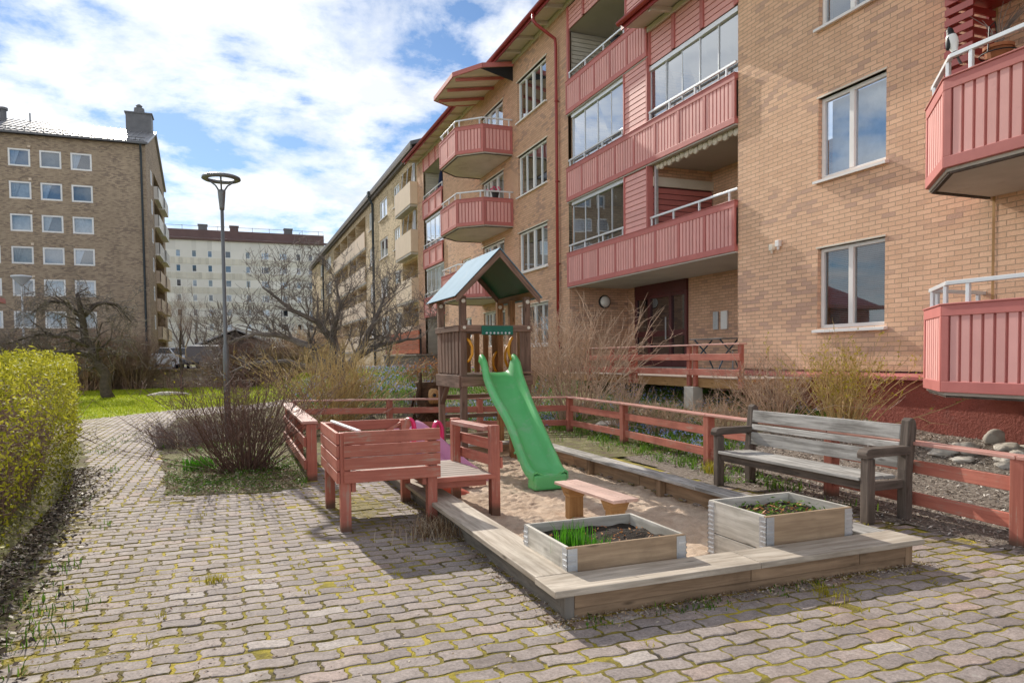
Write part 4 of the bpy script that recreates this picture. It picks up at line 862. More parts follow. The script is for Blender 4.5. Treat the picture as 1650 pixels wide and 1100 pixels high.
for z in rowsW:
    mb = MB(); k = -24.0
    while k < x1w - .1: mb.box(k + .02, min(k + .6, x1w) - .02, YW - .05 - .03 * ((round(k / .62)) % 2), YW, z - 2.45, z - 1.35); k += .62
    mb.build('panel_band', 'creampanel', WB)
mb = MB(); mb.hexa([(-24, YW - .5, 22.9), (x1w + .5, YW - .5, 22.9), (x1w + .5, YW + 3, 23.5), (-24, YW + 3, 23.5), (-24, YW - .5, 23.25), (x1w + .5, YW - .5, 23.25), (x1w + .5, YW + 3, 23.9), (-24, YW + 3, 23.9)])
mb.box(-24, x1w - .4, YW + 3, YW + 12, 23.4, 25.3); ro = mb.build('roof', 'maroon', WB)
for x, m_ in ((-4.6, 'slate'), (.8, 'maroon'), (10.5, 'slate')):
    mb = MB(); mb.box(x - .75, x + .75, YW + 4, YW + 5.5, 25.3, 26.4); mb.box(x - .85, x + .85, YW + 3.9, YW + 5.6, 26.3, 26.5); mb.build('chimney', m_, ro)
mb = MB(); mb.beam((-24, YW + 3.2, 26.0), (x1w - .5, YW + 3.2, 26.0), .06, .06); [mb.beam((-20 + i * 3, YW + 3.2, 25.2), (-20 + i * 3, YW + 3.2, 26.1), .07, .07, (1, 0, 0)) for i in range(13)]; mb.build('roof_railing', 'slate', ro)
mb = MB(); wall_holes(mb, FXp(x1w), YW, YW + 12, .6, 22.9, []); mb.face([(x1w - .02, YW - .03, 21.3), (x1w + .4, YW - .03, 21.3), (x1w + .4, YW - .03, 22.8), (x1w - .02, YW - .03, 22.8)]); mb.build('wall', 'beige', WB)

# --- shed with a pitched roof, red garden house corner
SH = thing('garage', 'low brown garage with a shallow gabled roof, behind the bare tree', 'garage', (.2, 56, .95))
mb = MB(); mb.prism([(-2.5, 56, .95), (2.9, 56, .95), (2.9, 56, 2.35), (.2, 56, 3.55), (-2.5, 56, 2.35)], (0, 7, 0)); mb.build('wall', 'bark', SH)
mb = MB(); mb.beam((-3.0, 59.3, 2.28), (-.35 + .5, 59.3, 3.72), 7.6, .12, (0, 0, 1)) if False else None
mb.hexa([(-3.1, 55.6, 2.25), (.2, 55.6, 3.68), (.2, 63.4, 3.68), (-3.1, 63.4, 2.25), (-3.1, 55.6, 2.37), (.2, 55.6, 3.8), (.2, 63.4, 3.8), (-3.1, 63.4, 2.37)])
mb.hexa([(.2, 55.6, 3.68), (3.5, 55.6, 2.25), (3.5, 63.4, 2.25), (.2, 63.4, 3.68), (.2, 55.6, 3.8), (3.5, 55.6, 2.37), (3.5, 63.4, 2.37), (.2, 63.4, 3.8)]); mb.build('roof', 'greyroof', SH)
RH = thing('garden_house', 'red garden house of which only the eave corner shows at the left edge', 'shed', (-11.6, 33, 0))
mb = MB(); mb.box(-13.9, -9.7, 30.5, 35, 0, 4.0); mb.build('wall', 'redwood', RH)
mb = MB(); mb.hexa([(-14.6, 30.0, 3.95), (-8.78, 30.0, 3.95), (-8.78, 35.6, 3.95), (-14.6, 35.6, 3.95), (-14.6, 30.0, 4.15), (-8.8, 30.0, 4.15), (-8.8, 35.6, 4.15), (-14.6, 35.6, 4.15)])
mb.hexa([(-14.4, 30.2, 4.15), (-9.0, 30.2, 4.15), (-9.0, 35.4, 4.15), (-14.4, 35.4, 4.15), (-12.1, 32.4, 5.6), (-11.4, 32.4, 5.6), (-11.4, 33.2, 5.6), (-12.1, 33.2, 5.6)]); mb.build('roof', 'redframe', RH)

# --- low walls, plank screen
mb = MB(); 
for i in range(46):
    x0 = -19 + i * .55; mb.box(x0 + .01, x0 + .54, 43.6, 43.95, -.1, .93 + rnd.random() * .02)
mb.box(-19.1, 6.5, 43.5, 44.05, .95, 1.03)
rw = mb.build('retaining_wall', 'brickbrown', None); rw.location = (0, 0, 0); tag(rw, 'low brown retaining wall at the back of the lawn, below the street', 'wall')
PS = thing('plank_screen', 'orange red plank screen on a dark base in front of the yellow brick block', 'screen', (8.8, 40, 1))
mb = MB()
for k in range(5): mb.box(8.78, 8.83, 35.4, 43.9, 1.72 + k * .24, 1.72 + k * .24 + .225)
mb.build('planks', 'screenwood', PS)
mb = MB(); [mb.box(8.72, 8.78, y, y + .1, .9, 2.95) for y in (35.4, 38.2, 41, 43.8)]; mb.build('posts', 'darkred', PS) if False else None
pm = [mb]
for y in (35.45, 38.3, 41.1, 43.85):
    mb = MB(); mb.box(8.83, 8.93, y - .05, y + .05, .85, 2.95); mb.build('post', 'black', PS)
mb = MB(); mb.box(8.7, 9.7, 35.3, 44, .5, 1.6); mb.box(8.6, 9.75, 35.2, 44.1, 1.6, 1.68); mb.build('base', 'barkgrey', PS)

# ------------------------------------------------------------------ playground and furniture
def one(mb, name, mat, parent, bevel=.005, smooth=False): return mb.build(name, mat, parent, bevel=bevel, smooth=smooth)
def bx(name, mat, parent, *a, bevel=.005):
    mb = MB(); mb.box(*a); return mb.build(name, mat, parent, bevel=bevel)
def bm_(name, mat, parent, p, q, w, h, up=(0, 0, 1), bevel=.005):
    mb = MB(); mb.beam(p, q, w, h, up); return mb.build(name, mat, parent, bevel=bevel)

SBX = thing('sandbox', 'long grey timber sandbox with wide plank caps, under the green slide', 'sandbox', (3.06, 6.9, 0))
# front (towards camera)
for x0, x1 in ((1.78, 3.02), (3.025, 3.93), (3.935, 4.36)): bx('front_board', 'boxwood', SBX, x0, x1, 3.615, 3.655, .062, .152)
bx('front_board', 'boxwood', SBX, 1.78, 4.38, 3.632, 3.67, -.06, .058)
bx('corner_post', 'boxgrey', SBX, 1.715, 1.777, 3.612, 3.67, -.05, .15); bx('corner_post', 'boxwood', SBX, 4.365, 4.43, 3.618, 3.68, -.05, .15)
for i, (y0, y1) in enumerate(((3.675, 5.3), (5.305, 7.1), (7.105, 8.8), (8.805, 10.2))):
    bx('side_board', 'boxgrey', SBX, 1.715, 1.762, y0, y1, .066, .152); bx('side_board', 'boxgrey', SBX, 1.735, 1.775, y0, y1, -.06, .058)
    bx('side_board', 'boxwood', SBX, 4.34, 4.38, y0 + .01, y1, -.14, .15)
bx('rear_board', 'boxwood', SBX, 1.78, 4.34, 10.14, 10.18, -.14, .17)
for y in (5.15, 6.6, 8.25): bx('inner_post', 'boxwood', SBX, 4.265, 4.338, y - .04, y + .04, -.14, .152)
bx('cap', 'boxtop', SBX, 1.63, 3.05, 3.555, 3.845, .155, .195, bevel=.006); bx('cap', 'boxtop', SBX, 3.054, 4.475, 3.557, 3.847, .155, .195, bevel=.006)
for y0, y1 in ((3.851, 5.9), (5.905, 8.1), (8.105, 10.25)):
    bx('cap', 'boxtop', SBX, 1.64, 1.915, y0, y1, .155, .194, bevel=.006)
    bx('cap', 'greywood', SBX, 4.235, 4.45, y0, y1, .154, .192, bevel=.006)
bx('cap', 'greywood', SBX, 1.92, 4.23, 10.06, 10.26, .172, .21, bevel=.006)

def collar(name, label, x0, x1, y0, y1, z0, z1, joint=None):
    t = thing(name, label, 'planter', ((x0 + x1) / 2, (y0 + y1) / 2, z0), 'pallet collar planters'); th = .022
    hs = [(z0, z1)] if not joint else [(z0, joint - .003), (joint + .003, z1)]
    for a, b in hs:
        bx('board', 'palletbrown', t, x0, x1, y0, y0 + th, a, b, bevel=.003); bx('board', 'pallet', t, x0, x1, y1 - th, y1, a, b, bevel=.003)
        bx('board', 'pallet', t, x0, x0 + th, y0 + th + .001, y1 - th - .001, a, b, bevel=.003); bx('board', 'pallet', t, x1 - th, x1, y0 + th + .001, y1 - th - .001, a, b, bevel=.003)
    for x, sx in ((x0, 1), (x1, -1)):
        for y, sy in ((y0, 1), (y1, -1)):
            mb = MB(); a, b = x - sx * .003, y - sy * .003
            mb.box(min(a, a + sx * .07), max(a, a + sx * .07), min(b, b + sy * .003), max(b, b + sy * .003), z0 + .02, z1 - .01)
            mb.box(min(a, a + sx * .003), max(a, a + sx * .003), min(b, b + sy * .07), max(b, b + sy * .07), z0 + .02, z1 - .01)
            k = z0 + .05
            while k < z1 - .04: mb.box(min(a - sx * .004, a + sx * .06), max(a - sx * .004, a + sx * .06), min(b - sy * .004, b), max(b - sy * .004, b), k, k + .012); mb.box(min(a - sx * .004, a), max(a - sx * .004, a), min(b - sy * .004, b + sy * .06), max(b - sy * .004, b + sy * .06), k, k + .012); k += .035
            mb.build('corner_hinge', 'steel', t)
    xs_ = frange(x0 + th, x1 - th, .03); ys_ = frange(y0 + th, y1 - th, .03); vs = []; fs = []
    for y in ys_:
        for x in xs_: vs.append((x - t.location.x, y - t.location.y, z1 - .075 + .03 * mathutils.noise.noise(V((x * 9, y * 9, z1))) - t.location.z))
    nx = len(xs_)
    for j in range(len(ys_) - 1):
        for i in range(nx - 1): fs.append((j * nx + i, j * nx + i + 1, (j + 1) * nx + i + 1, (j + 1) * nx + i))
    me = bpy.data.meshes.new('soil'); me.from_pydata(vs, [], fs); me.materials.append(M['soil']); o = bpy.data.objects.new('soil', me); COL.objects.link(o); o.parent = t
    return t
collar('planter_box', 'low pale pallet collar planter with a tuft of chives, at the sandbox front corner', 1.86, 2.71, 3.875, 4.56, -.05, .338)
collar('planter_box', 'taller two board pallet collar planter with low strawberry plants, beside the bench', 3.36, 4.13, 3.87, 4.5, -.06, .392, .15)

# small bench in the sand
SB = thing('small_bench', 'low children\'s bench with pale pink seat, standing in the sand', 'bench', (3.02, 5.72, .05))
def rot2(c, a): 
    ca, sa = math.cos(a), math.sin(a); return lambda x, y, z: (c[0] + ca * x - sa * y, c[1] + sa * x + ca * y, z)
G = rot2((3.015, 5.72), R(3))
for a, b in ((-.125, -.003), (.003, .125)):
    mb = MB(); mb.box(a, b, -.53, .53, .265, .293, G); mb.build('seat', 'pinktop', SB, bevel=.005)
for y in (-.36, .36):
    mb = MB(); mb.box(-.075, .075, y - .045, y + .045, -.1, .264, G); l = mb.build('leg', 'pinewood', SB, bevel=.005)
    mb = MB(); mb.prism([G(-.115, y - .06, .262), G(.115, y - .06, .262), G(.075, y - .06, .17), G(-.075, y - .06, .17)], V(G(0, .12, 0)) - V(G(0, 0, 0))); mb.build('brace', 'pinewood', l, bevel=.004)

# park bench
BX = -.045
PB = thing('park_bench', 'weathered grey wooden park bench with armrests, beside the red fence', 'bench', (5.4, 5.68, 0))
ya, yb = 4.66, 6.72
for y in (ya, yb):
    mb = MB(); mb.beam((5.2 + BX, y, 0), (5.2 + BX, y, .575), .085, .09, (1, 0, 0)); mb.build('leg', 'greydark', PB, bevel=.01)
    mb = MB(); P0 = [(5.6, 0), (5.69, 0), (5.69, .42), (5.735, .82), (5.72, .89), (5.68, .915), (5.645, .89), (5.60, .45)]
    mb.prism([(x + BX, y - .045, z) for x, z in P0], (0, .09, 0)); mb.build('leg', 'greydark', PB, bevel=.008)
    mb = MB(); Q = [(5.13, .575), (5.125, .62), (5.145, .655), (5.19, .665), (5.66, .665), (5.655, .59), (5.25, .585)]
    mb.prism([(x + BX, y - .055, z) for x, z in Q], (0, .11, 0)); mb.build('armrest', 'greydark', PB, bevel=.008)
    mb = MB(); mb.beam((5.24 + BX, y, .325), (5.6 + BX, y, .325), .045, .08); mb.build('side_rail', 'greydark', PB, bevel=.006)
for i, (x0, x1) in enumerate(((5.15, 5.30), (5.31, 5.45), (5.46, 5.59))):
    bx('seat_plank', 'greywood', PB, x0 + BX, x1 + BX, ya + .05 if i != 1 else ya + .052, yb - .05, .372 - i * .004, .404 - i * .004, bevel=.006)
bx('front_rail', 'greydark', PB, 5.19 + BX, 5.225 + BX, ya + .05, yb - .05, .29, .368)
for z0, z1 in ((.46, .60), (.625, .69), (.715, .85)):
    mb = MB(); X = lambda z: 5.605 + BX + (z - .45) * .09
    mb.hexa([(X(z0), ya + .047, z0), (X(z0) + .03, ya + .047, z0), (X(z0) + .03, yb - .047, z0), (X(z0), yb - .047, z0), (X(z1), ya + .047, z1), (X(z1) + .03, ya + .047, z1), (X(z1) + .03, yb - .047, z1), (X(z1), yb - .047, z1)])
    mb.build('back_slat', 'greywood', PB, bevel=.006)

# red play cart with deck
PC = thing('play_table', 'red slatted wooden play box on legs with an adjoining low deck, at the sandbox edge', 'play table', (1.3, 6.8, 0))
x0, x1, y0, y1 = .83, 1.70, 6.22, 7.38
for x, y in ((x0 + .05, y0 + .05), (x1 - .05, y0 + .05), (x0 + .05, y1 - .05), (x1 - .05, y1 - .05)):
    mb = MB(); mb.box(x - .045, x + .045, y - .045, y + .045, -.01, .86); mb.build('leg', 'redwood', PC, bevel=.006)
for k in range(4):
    z = .425 + k * .113; j = rnd.uniform(-.004, .004)
    mb = MB(); mb.box(x0 + .035, x1 + .02, y0 - .024, y0 + .002, z + j, z + .103 + j); mb.build('side_board', 'redwood', PC, bevel=.004)
    mb = MB(); mb.box(x0 - .025, x0 + .002, y0 + .0, y1 + .02, z - j, z + .1 - j); mb.build('side_board', 'redwood', PC, bevel=.004)
    mb = MB(); mb.box(x0 + .0, x1 + .02, y1 - .002, y1 + .024, z, z + .1); mb.build('side_board', 'redwood', PC, bevel=.004)
    if k < 1: mb = MB(); mb.box(x1 - .002, x1 + .022, y0 + .01, y1 - .01, z, z + .1); mb.build('side_board', 'redwood', PC, bevel=.004)
mb = MB(); mb.box(x0 + .01, x1 - .01, y0 + .01, y1 - .01, .5, .52); mb.build('floor', 'deckwood', PC)
mb = MB(); mb.box(x0 + .1, x0 + .14, y0 + .02, y1 - .02, .34, .43); mb.build('bearer', 'redwood', PC, bevel=.004); mb = MB(); mb.box(x1 - .14, x1 - .1, y0 + .02, y1 - .02, .36, .43); mb.build('bearer', 'redwood', PC, bevel=.004)
mb = MB(); mb.beam((x1 - .33, y1 - .06, .70), (x1 - .02, y1 - .06, .86), .03, .03); mb.build('corner_brace', 'redwood', PC, bevel=.003)
for k in range(9):
    y = 6.45 + k * .122; mb = MB(); mb.box(1.735, 2.32 - .012 * k, y, y + .106, .352, .374); mb.build('deck_slat', 'deckwood', PC, bevel=.004)
for y in (6.5, 7.42): mb = MB(); mb.box(1.74, 2.26, y, y + .05, .26, .35); mb.build('bearer', 'redwood', PC, bevel=.004)
mb = MB(); mb.box(1.735, 2.33, 6.425, 6.449, .33, .375); mb.build('deck_edge', 'redwood', PC, bevel=.004)
for (x, y) in ((2.34, 6.50), (2.24, 7.46)):
    mb = MB(); mb.box(x - .045, x + .045, y - .05, y + .05, -.1, .84); mb.build('leg', 'redwood', PC, bevel=.006)
for z in (.47, .63): bm_('rail_board', 'redwood', PC, (2.405, 6.46, z), (2.305, 7.5, z), .028, .105)
bm_('rail_cap', 'redwoodtop', PC, (2.32, 6.56, .80), (2.235, 7.40, .80), .13, .045)
for x, y in ((2.34, 6.5),): pass
st = MB(); st.beam((.87, 7.0, .90), (1.02, 6.32, .86), .035, .02); tag(st.build('stick', 'white', None, bevel=.004), 'pale bare stick lying across the corner of the red play box', 'stick')

# slide tower
TW = thing('slide_tower', 'brown timber play tower with gabled roof and a green wavy slide', 'slide tower', (3.39, 9.8, 0))
xl, xr, yf, yr = 2.92, 3.86, 9.3, 10.4
for x, y, m in ((xl, yf, 'towerwood'), (xr, yf, 'towerwood'), (xl, yr, 'towerwood'), (xr, yr, 'towersunlit'), (xr, 9.88, 'towersunlit')):
    mb = MB(); mb.box(x - .044, x + .044, y - .044, y + .044, -.1, 2.33); mb.build('post', m, TW, bevel=.007)
for a in ((xl - .05, xr + .05, yf - .075, yf - .046, 1.10, 1.235), (xl - .05, xr + .05, yr + .046, yr + .075, 1.10, 1.235)): bx('deck_beam', 'towerwood', TW, *a)
bx('deck_beam', 'towerwood', TW, xl - .075, xl - .046, yf - .04, yr + .04, 1.08, 1.25); bx('deck_beam', 'towerwood', TW, xr + .046, xr + .075, yf - .04, yr + .04, 1.10, 1.24)
for k in range(8): y = yf - .04 + k * .145; bx('deck_plank', 'towerwood', TW, xl - .04, xr + .04, y, y + .135, 1.236, 1.262)
bx('top_rail', 'towerwood', TW, xl - .05, xr + .06, yf - .075, yf - .046, 1.85, 1.935); bx('top_rail', 'towerwood', TW, xl - .05, xr + .05, yr + .046, yr + .075, 1.85, 1.935)
bx('top_rail', 'towerwood', TW, xl - .075, xl - .046, yf - .04, yr + .04, 1.85, 1.935); bx('top_rail', 'towerwood', TW, xr + .046, xr + .075, yf - .04, yr + .04, 1.85, 1.935)
for k in range(6): y = yf + .1 + k * .165; bx('baluster', 'towerwood', TW, xl - .045, xl - .022, y, y + .12, 1.27, 1.86)
for k in range(6): x = xl + .1 + k * .145; bx('baluster', 'towersunlit', TW, x, x + .085, yr + .02, yr + .044, 1.265, 1.86)
for x in (3.62, 3.745): bx('baluster', 'towerwood', TW, x, x + .07, yf - .044, yf - .02, 1.265, 1.86)
for y in (9.42, 9.62): bx('baluster', 'towersunlit', TW, xr + .02, xr + .044, y, y + .1, 1.265, 1.86)
bx('ledge', 'towerwood', TW, 3.58, xr + .06, yf - .1, yf - .02, 1.262, 1.29)
sg = MB(); sg.box(3.16, 3.62, yf - .1, yf - .077, 1.80, 1.925); sg = sg.build('sign_board', 'greensign', TW, bevel=.01)
for k in range(7): mb = MB(); mb.lathe((3.23 + k * .055, yf - .101, 1.825), [(.016, 0), (.012, .006)], 10, (0, -1, 0)); mb.build('stud', 'steel', sg)
def grip(x, y, z, dx):
    mb = MB(); mb.tube([(x, y, z - .16), (x + dx * .5, y - .03, z - .13), (x + dx, y - .045, z - .05), (x + dx, y - .045, z + .05), (x + dx * .5, y - .03, z + .13), (x, y, z + .16)], .02, 8); mb.build('grip', 'yellowgrip', TW, smooth=True)
grip(xl + .046, yf - .0, 1.59, .07); grip(3.62, yf - .05, 1.60, -.07); grip(xr - .046, 9.9, 1.5, -.07); grip(xr - .046, yr, 1.42, -.08)
bm_('brace', 'towerwood', TW, (xr + .03, yf + .02, .78), (xr - .26, yf + .02, 1.16), .07, .035, (0, 1, 0)); bm_('brace', 'towerwood', TW, (xl + .0, yr - .02, .8), (xl, yr - .34, 1.1), .07, .035)
for z in (.3, .6, .9): bm_('ladder_rung', 'towerwood', TW, (xl, yr + .06, z), (xr, yr + .06, z), .06, .06)
# roof
ax_, az = 3.41, 2.93; ex0, ex1, ez = 2.79, 4.0, 2.30; yA, yB_ = 9.13, 10.6
for s_, ex in ((0, ex0), (1, ex1)):
    mb = MB(); mb.hexa([(ex, yA + .02, ez + .03), (ax_, yA + .02, az + .03), (ax_, yB_ - .02, az + .03), (ex, yB_ - .02, ez + .03), (ex, yA + .02, ez + .036), (ax_, yA + .02, az + .036), (ax_, yB_ - .02, az + .036), (ex, yB_ - .02, ez + .036)])
    rf = mb.build('roof_sheet', 'tarpgreen', TW)
    mb = MB(); d = -.03 if ex < 3 else .03
    mb.hexa([(ex + d, yA - .015, ez + .037 - .03), (ax_, yA - .015, az + .042), (ax_, yB_ + .015, az + .042), (ex + d, yB_ + .015, ez + .037 - .03), (ex + d, yA - .015, ez + .045 - .03), (ax_, yA - .015, az + .05), (ax_, yB_ + .015, az + .05), (ex + d, yB_ + .015, ez + .045 - .03)])
    mb.build('cover', 'tarpsky', rf, bevel=.003)  # added layer, its colour painting the sky's reflection on the green sheet
    for y in (yA, yB_ - .03):
        mb = MB(); mb.hexa([(ex, y, ez - .07), (ax_, y, az - .075), (ax_, y + .03, az - .075), (ex, y + .03, ez - .07), (ex, y, ez + .028), (ax_, y, az + .028), (ax_, y + .03, az + .028), (ex, y + .03, ez + .028)]); mb.build('barge_board', 'towerwood', TW, bevel=.004)
    xx = xl - .0 if ex < 3 else xr + .0
    bm_('eave_beam', 'towersunlit', TW, (xx + (-.06 if ex < 3 else .06), yA + .04, ez + .06), (xx + (-.06 if ex < 3 else .06), yB_ - .04, ez + .06), .03, .09)
for x, y in ((xl, yf), (xr, yf), (xl, yr), (xr, yr)):
    mb = MB(); mb.lathe((x, y - .045, 2.26), [(.03, 0), (.026, .018), (.01, .022)], 10, (0, -1, 0)); mb.lathe((x, y - .076, 1.9), [(.024, 0), (.02, .014)], 10, (0, -1, 0)); mb.build('bolt_cap', 'cream', TW)
# slide: lofted chute with raised rims
def slide_loft(cl, ws, hs, name, mat, parent, foot=.05):
    L = len(cl); loops = []
    for i in range(L):
        p = V(cl[i]); t = (V(cl[min(i + 1, L - 1)]) - V(cl[max(i - 1, 0)])).normalized(); s_ = t.cross(V((0, 0, 1))).normalized(); nn = s_.cross(t).normalized()
        if nn.z < 0: nn = -nn
        w, h = ws[i], hs[i]
        prof = [(-w - .075, h - .10), (-w - .07, h - .02), (-w - .05, h), (-w - .02, h + .004), (-w, h - .015), (-w + .03, .035), (-w + .075, .006), (-w * .4, 0), (0, -.002), (w * .4, 0), (w - .075, .006), (w - .03, .035), (w, h - .015), (w + .02, h + .004), (w + .05, h), (w + .07, h - .02), (w + .075, h - .10),
                (w + .06, h - .10), (w + .055, h - .03), (w + .02, h - .02), (w - .01, .02), (w - .07, -.03), (0, -.035), (-w + .07, -.03), (-w + .01, .02), (-w - .02, h - .02), (-w - .055, h - .03), (-w - .06, h - .10)]
        loops.append([p + s_ * a + nn * b for a, b in prof])
    mb = MB(); mb.new_piece(); n_ = len(loops[0]); vs = [q for l in loops for q in l]; fs = []
    for i in range(L - 1):
        for k in range(n_): fs.append((i * n_ + k, i * n_ + (k + 1) % n_, (i + 1) * n_ + (k + 1) % n_, (i + 1) * n_ + k))
    fs.append(tuple(range(n_))); fs.append(tuple((L - 1) * n_ + k for k in range(n_)))
    mb.idx(vs, fs); o = mb.build(name, mat, parent, smooth=True)
    b = o.modifiers.new('es', 'EDGE_SPLIT'); b.split_angle = R(55); return o
cl = []; ws = []; hs = []
for i in range(33):
    t = i / 32
    y = lerp(9.30, 7.42, t); x = lerp(3.40, 3.36, t)
    z = interp(t, [(0, 1.285), (.04, 1.275), (.10, 1.20), (.25, .95), (.38, .77), (.5, .64), (.62, .47), (.75, .27), (.85, .165), (.93, .14), (1, .135)])
    z += .0
    cl.append((x, y, z)); ws.append(lerp(.20, .145, t) + .012 * math.sin(t * 9)); hs.append(interp(t, [(0, .26), (.05, .25), (.13, .15), (.4, .155), (.8, .13), (.93, .06), (1, .05)]))
zz_ = [c[2] for c in cl]
for _ in range(2): zz_ = [zz_[0]] + [(zz_[i - 1] + zz_[i] * 2 + zz_[i + 1]) / 4 for i in range(1, 32)] + [zz_[-1]]
cl = [(c[0], c[1], z) for c, z in zip(cl, zz_)]
sl_ = slide_loft(cl, ws, hs, 'slide', 'green', TW)
mb = MB(); mb.hexa([(3.36 - .215, 7.40, -.03), (3.36 + .215, 7.40, -.03), (3.36 + .215, 7.62, -.03), (3.36 - .215, 7.62, -.03), (3.36 - .21, 7.41, .15), (3.36 + .21, 7.41, .15), (3.36 + .21, 7.60, .155), (3.36 - .21, 7.60, .155)]); mb.build('slide_foot', 'green', sl_, bevel=.03)
for k in range(3): mb = MB(); mb.lathe((3.36 - .215, 7.74 + .12 * k, .2 + .07 * k), [(.02, 0), (.012, .014)], 8, (-1, 0, 0)); mb.build('bolt_cap', 'green', sl_)

# toys
PT = thing('toy_slide', 'small pink plastic toy slide with hot pink handles, behind the red deck', 'toy slide', (2.3, 8.3, .05))
c2 = []; w2 = []; h2 = []
for i in range(15):
    t = i / 14; c2.append((lerp(2.05, 2.62, t), lerp(9.0, 7.9, t), interp(t, [(0, .60), (.1, .57), (.7, .17), (.9, .06), (1, .03)]))); w2.append(.13); h2.append(.09)
slide_loft(c2, w2, h2, 'chute', 'palepink', PT)
def loop(cx, cy, cz):
    mb = MB(); pts = [(cx - .04, cy, .1), (cx - .05, cy, cz - .12)]
    for i in range(13): a = math.pi * (1 - i / 12); pts.append((cx + .05 * math.cos(a), cy + .02 * math.sin(a), cz + .10 * math.sin(a)))
    pts += [(cx + .05, cy, cz - .12), (cx + .035, cy, cz - .3), (cx + .0, cy, .05)]
    for e in (-.03, 0, .03): mb.tube([(x, y + e, z) for x, y, z in pts], .022, 8)
    mb.build('handle', 'hotpink', PT, smooth=True)
loop(1.97, 8.45, .66); loop(2.40, 8.75, .58)
mb = MB(); mb.hexa([(1.85, 8.6, -.05), (2.3, 8.35, -.05), (2.6, 8.95, -.05), (2.1, 9.2, -.05), (1.9, 8.66, .34), (2.25, 8.46, .34), (2.5, 8.9, .34), (2.12, 9.1, .34)]); mb.build('base', 'purple', PT, bevel=.02)
mb = MB()
mb.hexa([(2.05, 7.62, -.05), (2.5, 7.52, -.05), (2.52, 7.72, -.05), (2.1, 7.85, -.05), (2.08, 7.64, .10), (2.38, 7.57, .0), (2.4, 7.68, .01), (2.12, 7.8, .11)])
tag(mb.build('toy_wedge', 'coral', None, bevel=.015), 'coral red plastic toy ramp lying in the sand beneath the red deck', 'toy')

# fences
def post(par, x, y, h=.67, w=.055, mat='redwood', z=None):
    z = gz(x, y) if z is None else z
    mb = MB(); mb.box(x - w, x + w, y - w, y + w, z - .05, z + h); return mb.build('post', mat, par, bevel=.006)
RF = thing('wooden_fence', 'low red two rail wooden fence running behind the bench and the sandbox', 'fence', (5.9, 8.5, 0))
FP = [(5.44, 1.62), (5.61, 3.65), (5.82, 5.72), (5.96, 7.98), (6.14, 10.54), (6.2, 12.76), (4.52, 13.34), (2.84, 13.92), (1.08, 14.52)]
for x, y in FP: post(RF, x, y)
for (a, b), (c, d) in zip(FP, FP[1:]):
    dv = V((c - a, d - b, 0)).normalized(); off = V((-dv.y, dv.x, 0)) * 0
    p, q = V((a, b, 0)) + dv * .056, V((c, d, 0)) - dv * .056
    for z in (.18, .47): bm_('rail', 'redwood', RF, (p.x, p.y, z), (q.x, q.y, z), .03, .115)
    bm_('top_rail', 'redwoodtop', RF, (p.x - dv.x * .05, p.y - dv.y * .05, .685), (q.x + dv.x * .05, q.y + dv.y * .05, .685), .13, .03)
LR = thing('wooden_railing', 'short red railing with a wide cap board in sunlit pink, left of the red play box', 'railing', (.87, 11, 0))
for y in (9.12, 11.0, 12.9): post(LR, .88, y, .70, .06)
for z in (.2, .48): bm_('rail', 'redwood', LR, (.80, 9.06, z), (.80, 12.96, z), .03, .12)
bm_('cap_board', 'redwoodtop', LR, (.86, 9.04, .72), (.86, 13.0, .72), .19, .035)

# terrace
TE = thing('terrace', 'raised timber terrace with a red rail fence at the building entrance', 'terrace', (9, 13, .7))
for k in range(11): x = 8.25 + k * .142; bx('deck_board', 'deckwood', TE, x, x + .132, 10.1, 17.5, 1.03, 1.06)
bx('fascia_board', 'pinewood', TE, 8.205, 8.245, 10.1, 17.5, .88, 1.055); bx('fascia_board', 'pinewood', TE, 8.25, 9.66, 10.06, 10.098, .88, 1.055)
for y in (10.15, 11.45, 13.62, 15.8): 
    for e in (-.1, .1): 
        if y not in (10.15, 15.8) or e < 0: mb = MB(); mb.box(8.14, 8.204, y + e - .045, y + e + .045, .9, 1.66); mb.build('post', 'redwood', TE, bevel=.006)
mb = MB(); mb.box(8.08, 8.3, 11.3, 11.6, .45, .89); mb.build('footing', 'concrete', TE, bevel=.01); 
for (a, b) in ((10.0, 11.44), (11.45, 13.61), (13.62, 15.85)):
    for z in (1.17, 1.45): bx('rail', 'redwood', TE, 8.1, 8.138, a, b, z - .06, z + .06)
    bx('top_rail', 'redwoodtop', TE, 8.08, 8.25, a - .02, b - .023, 1.665, 1.69)
for z in (1.17, 1.45): bx('rail', 'redwood', TE, 8.25, 9.5, 15.86, 15.9, z - .06, z + .06)
bx('top_rail', 'redwoodtop', TE, 8.1, 9.6, 15.85, 15.98, 1.665, 1.69)
for x in (8.95, 9.55): mb = MB(); mb.box(x - .045, x + .045, 15.9, 15.96, .9, 1.66); mb.build('post', 'redwood', TE, bevel=.006)
TB = thing('garden_table', 'grey slatted garden table on the terrace in the entrance recess', 'table', (10.6, 13.9, 1.15))
for k in range(6): bx('top_slat', 'greywood', TB, 10.3 + k * .1, 10.39 + k * .1, 13.3, 14.55, 1.85, 1.875)
for y in (13.45, 14.4):
    mb = MB(); mb.tube([(10.32, y, 1.16), (10.5, y, 1.5), (10.85, y, 1.84)], .018, 6); mb.build('leg', 'carblue', TB); mb = MB(); mb.tube([(10.88, y, 1.16), (10.7, y, 1.5), (10.35, y, 1.84)], .018, 6); mb.build('leg', 'carblue', TB)
CH = thing('garden_chair', 'brown slatted garden chair behind the terrace table', 'chair', (10.9, 13.3, 1.15))
for k in range(4): bx('back_slat', 'greydark', CH, 11.15 + k * .012, 11.17 + k * .012, 12.75, 13.6, 1.75 + k * .1, 1.83 + k * .1)
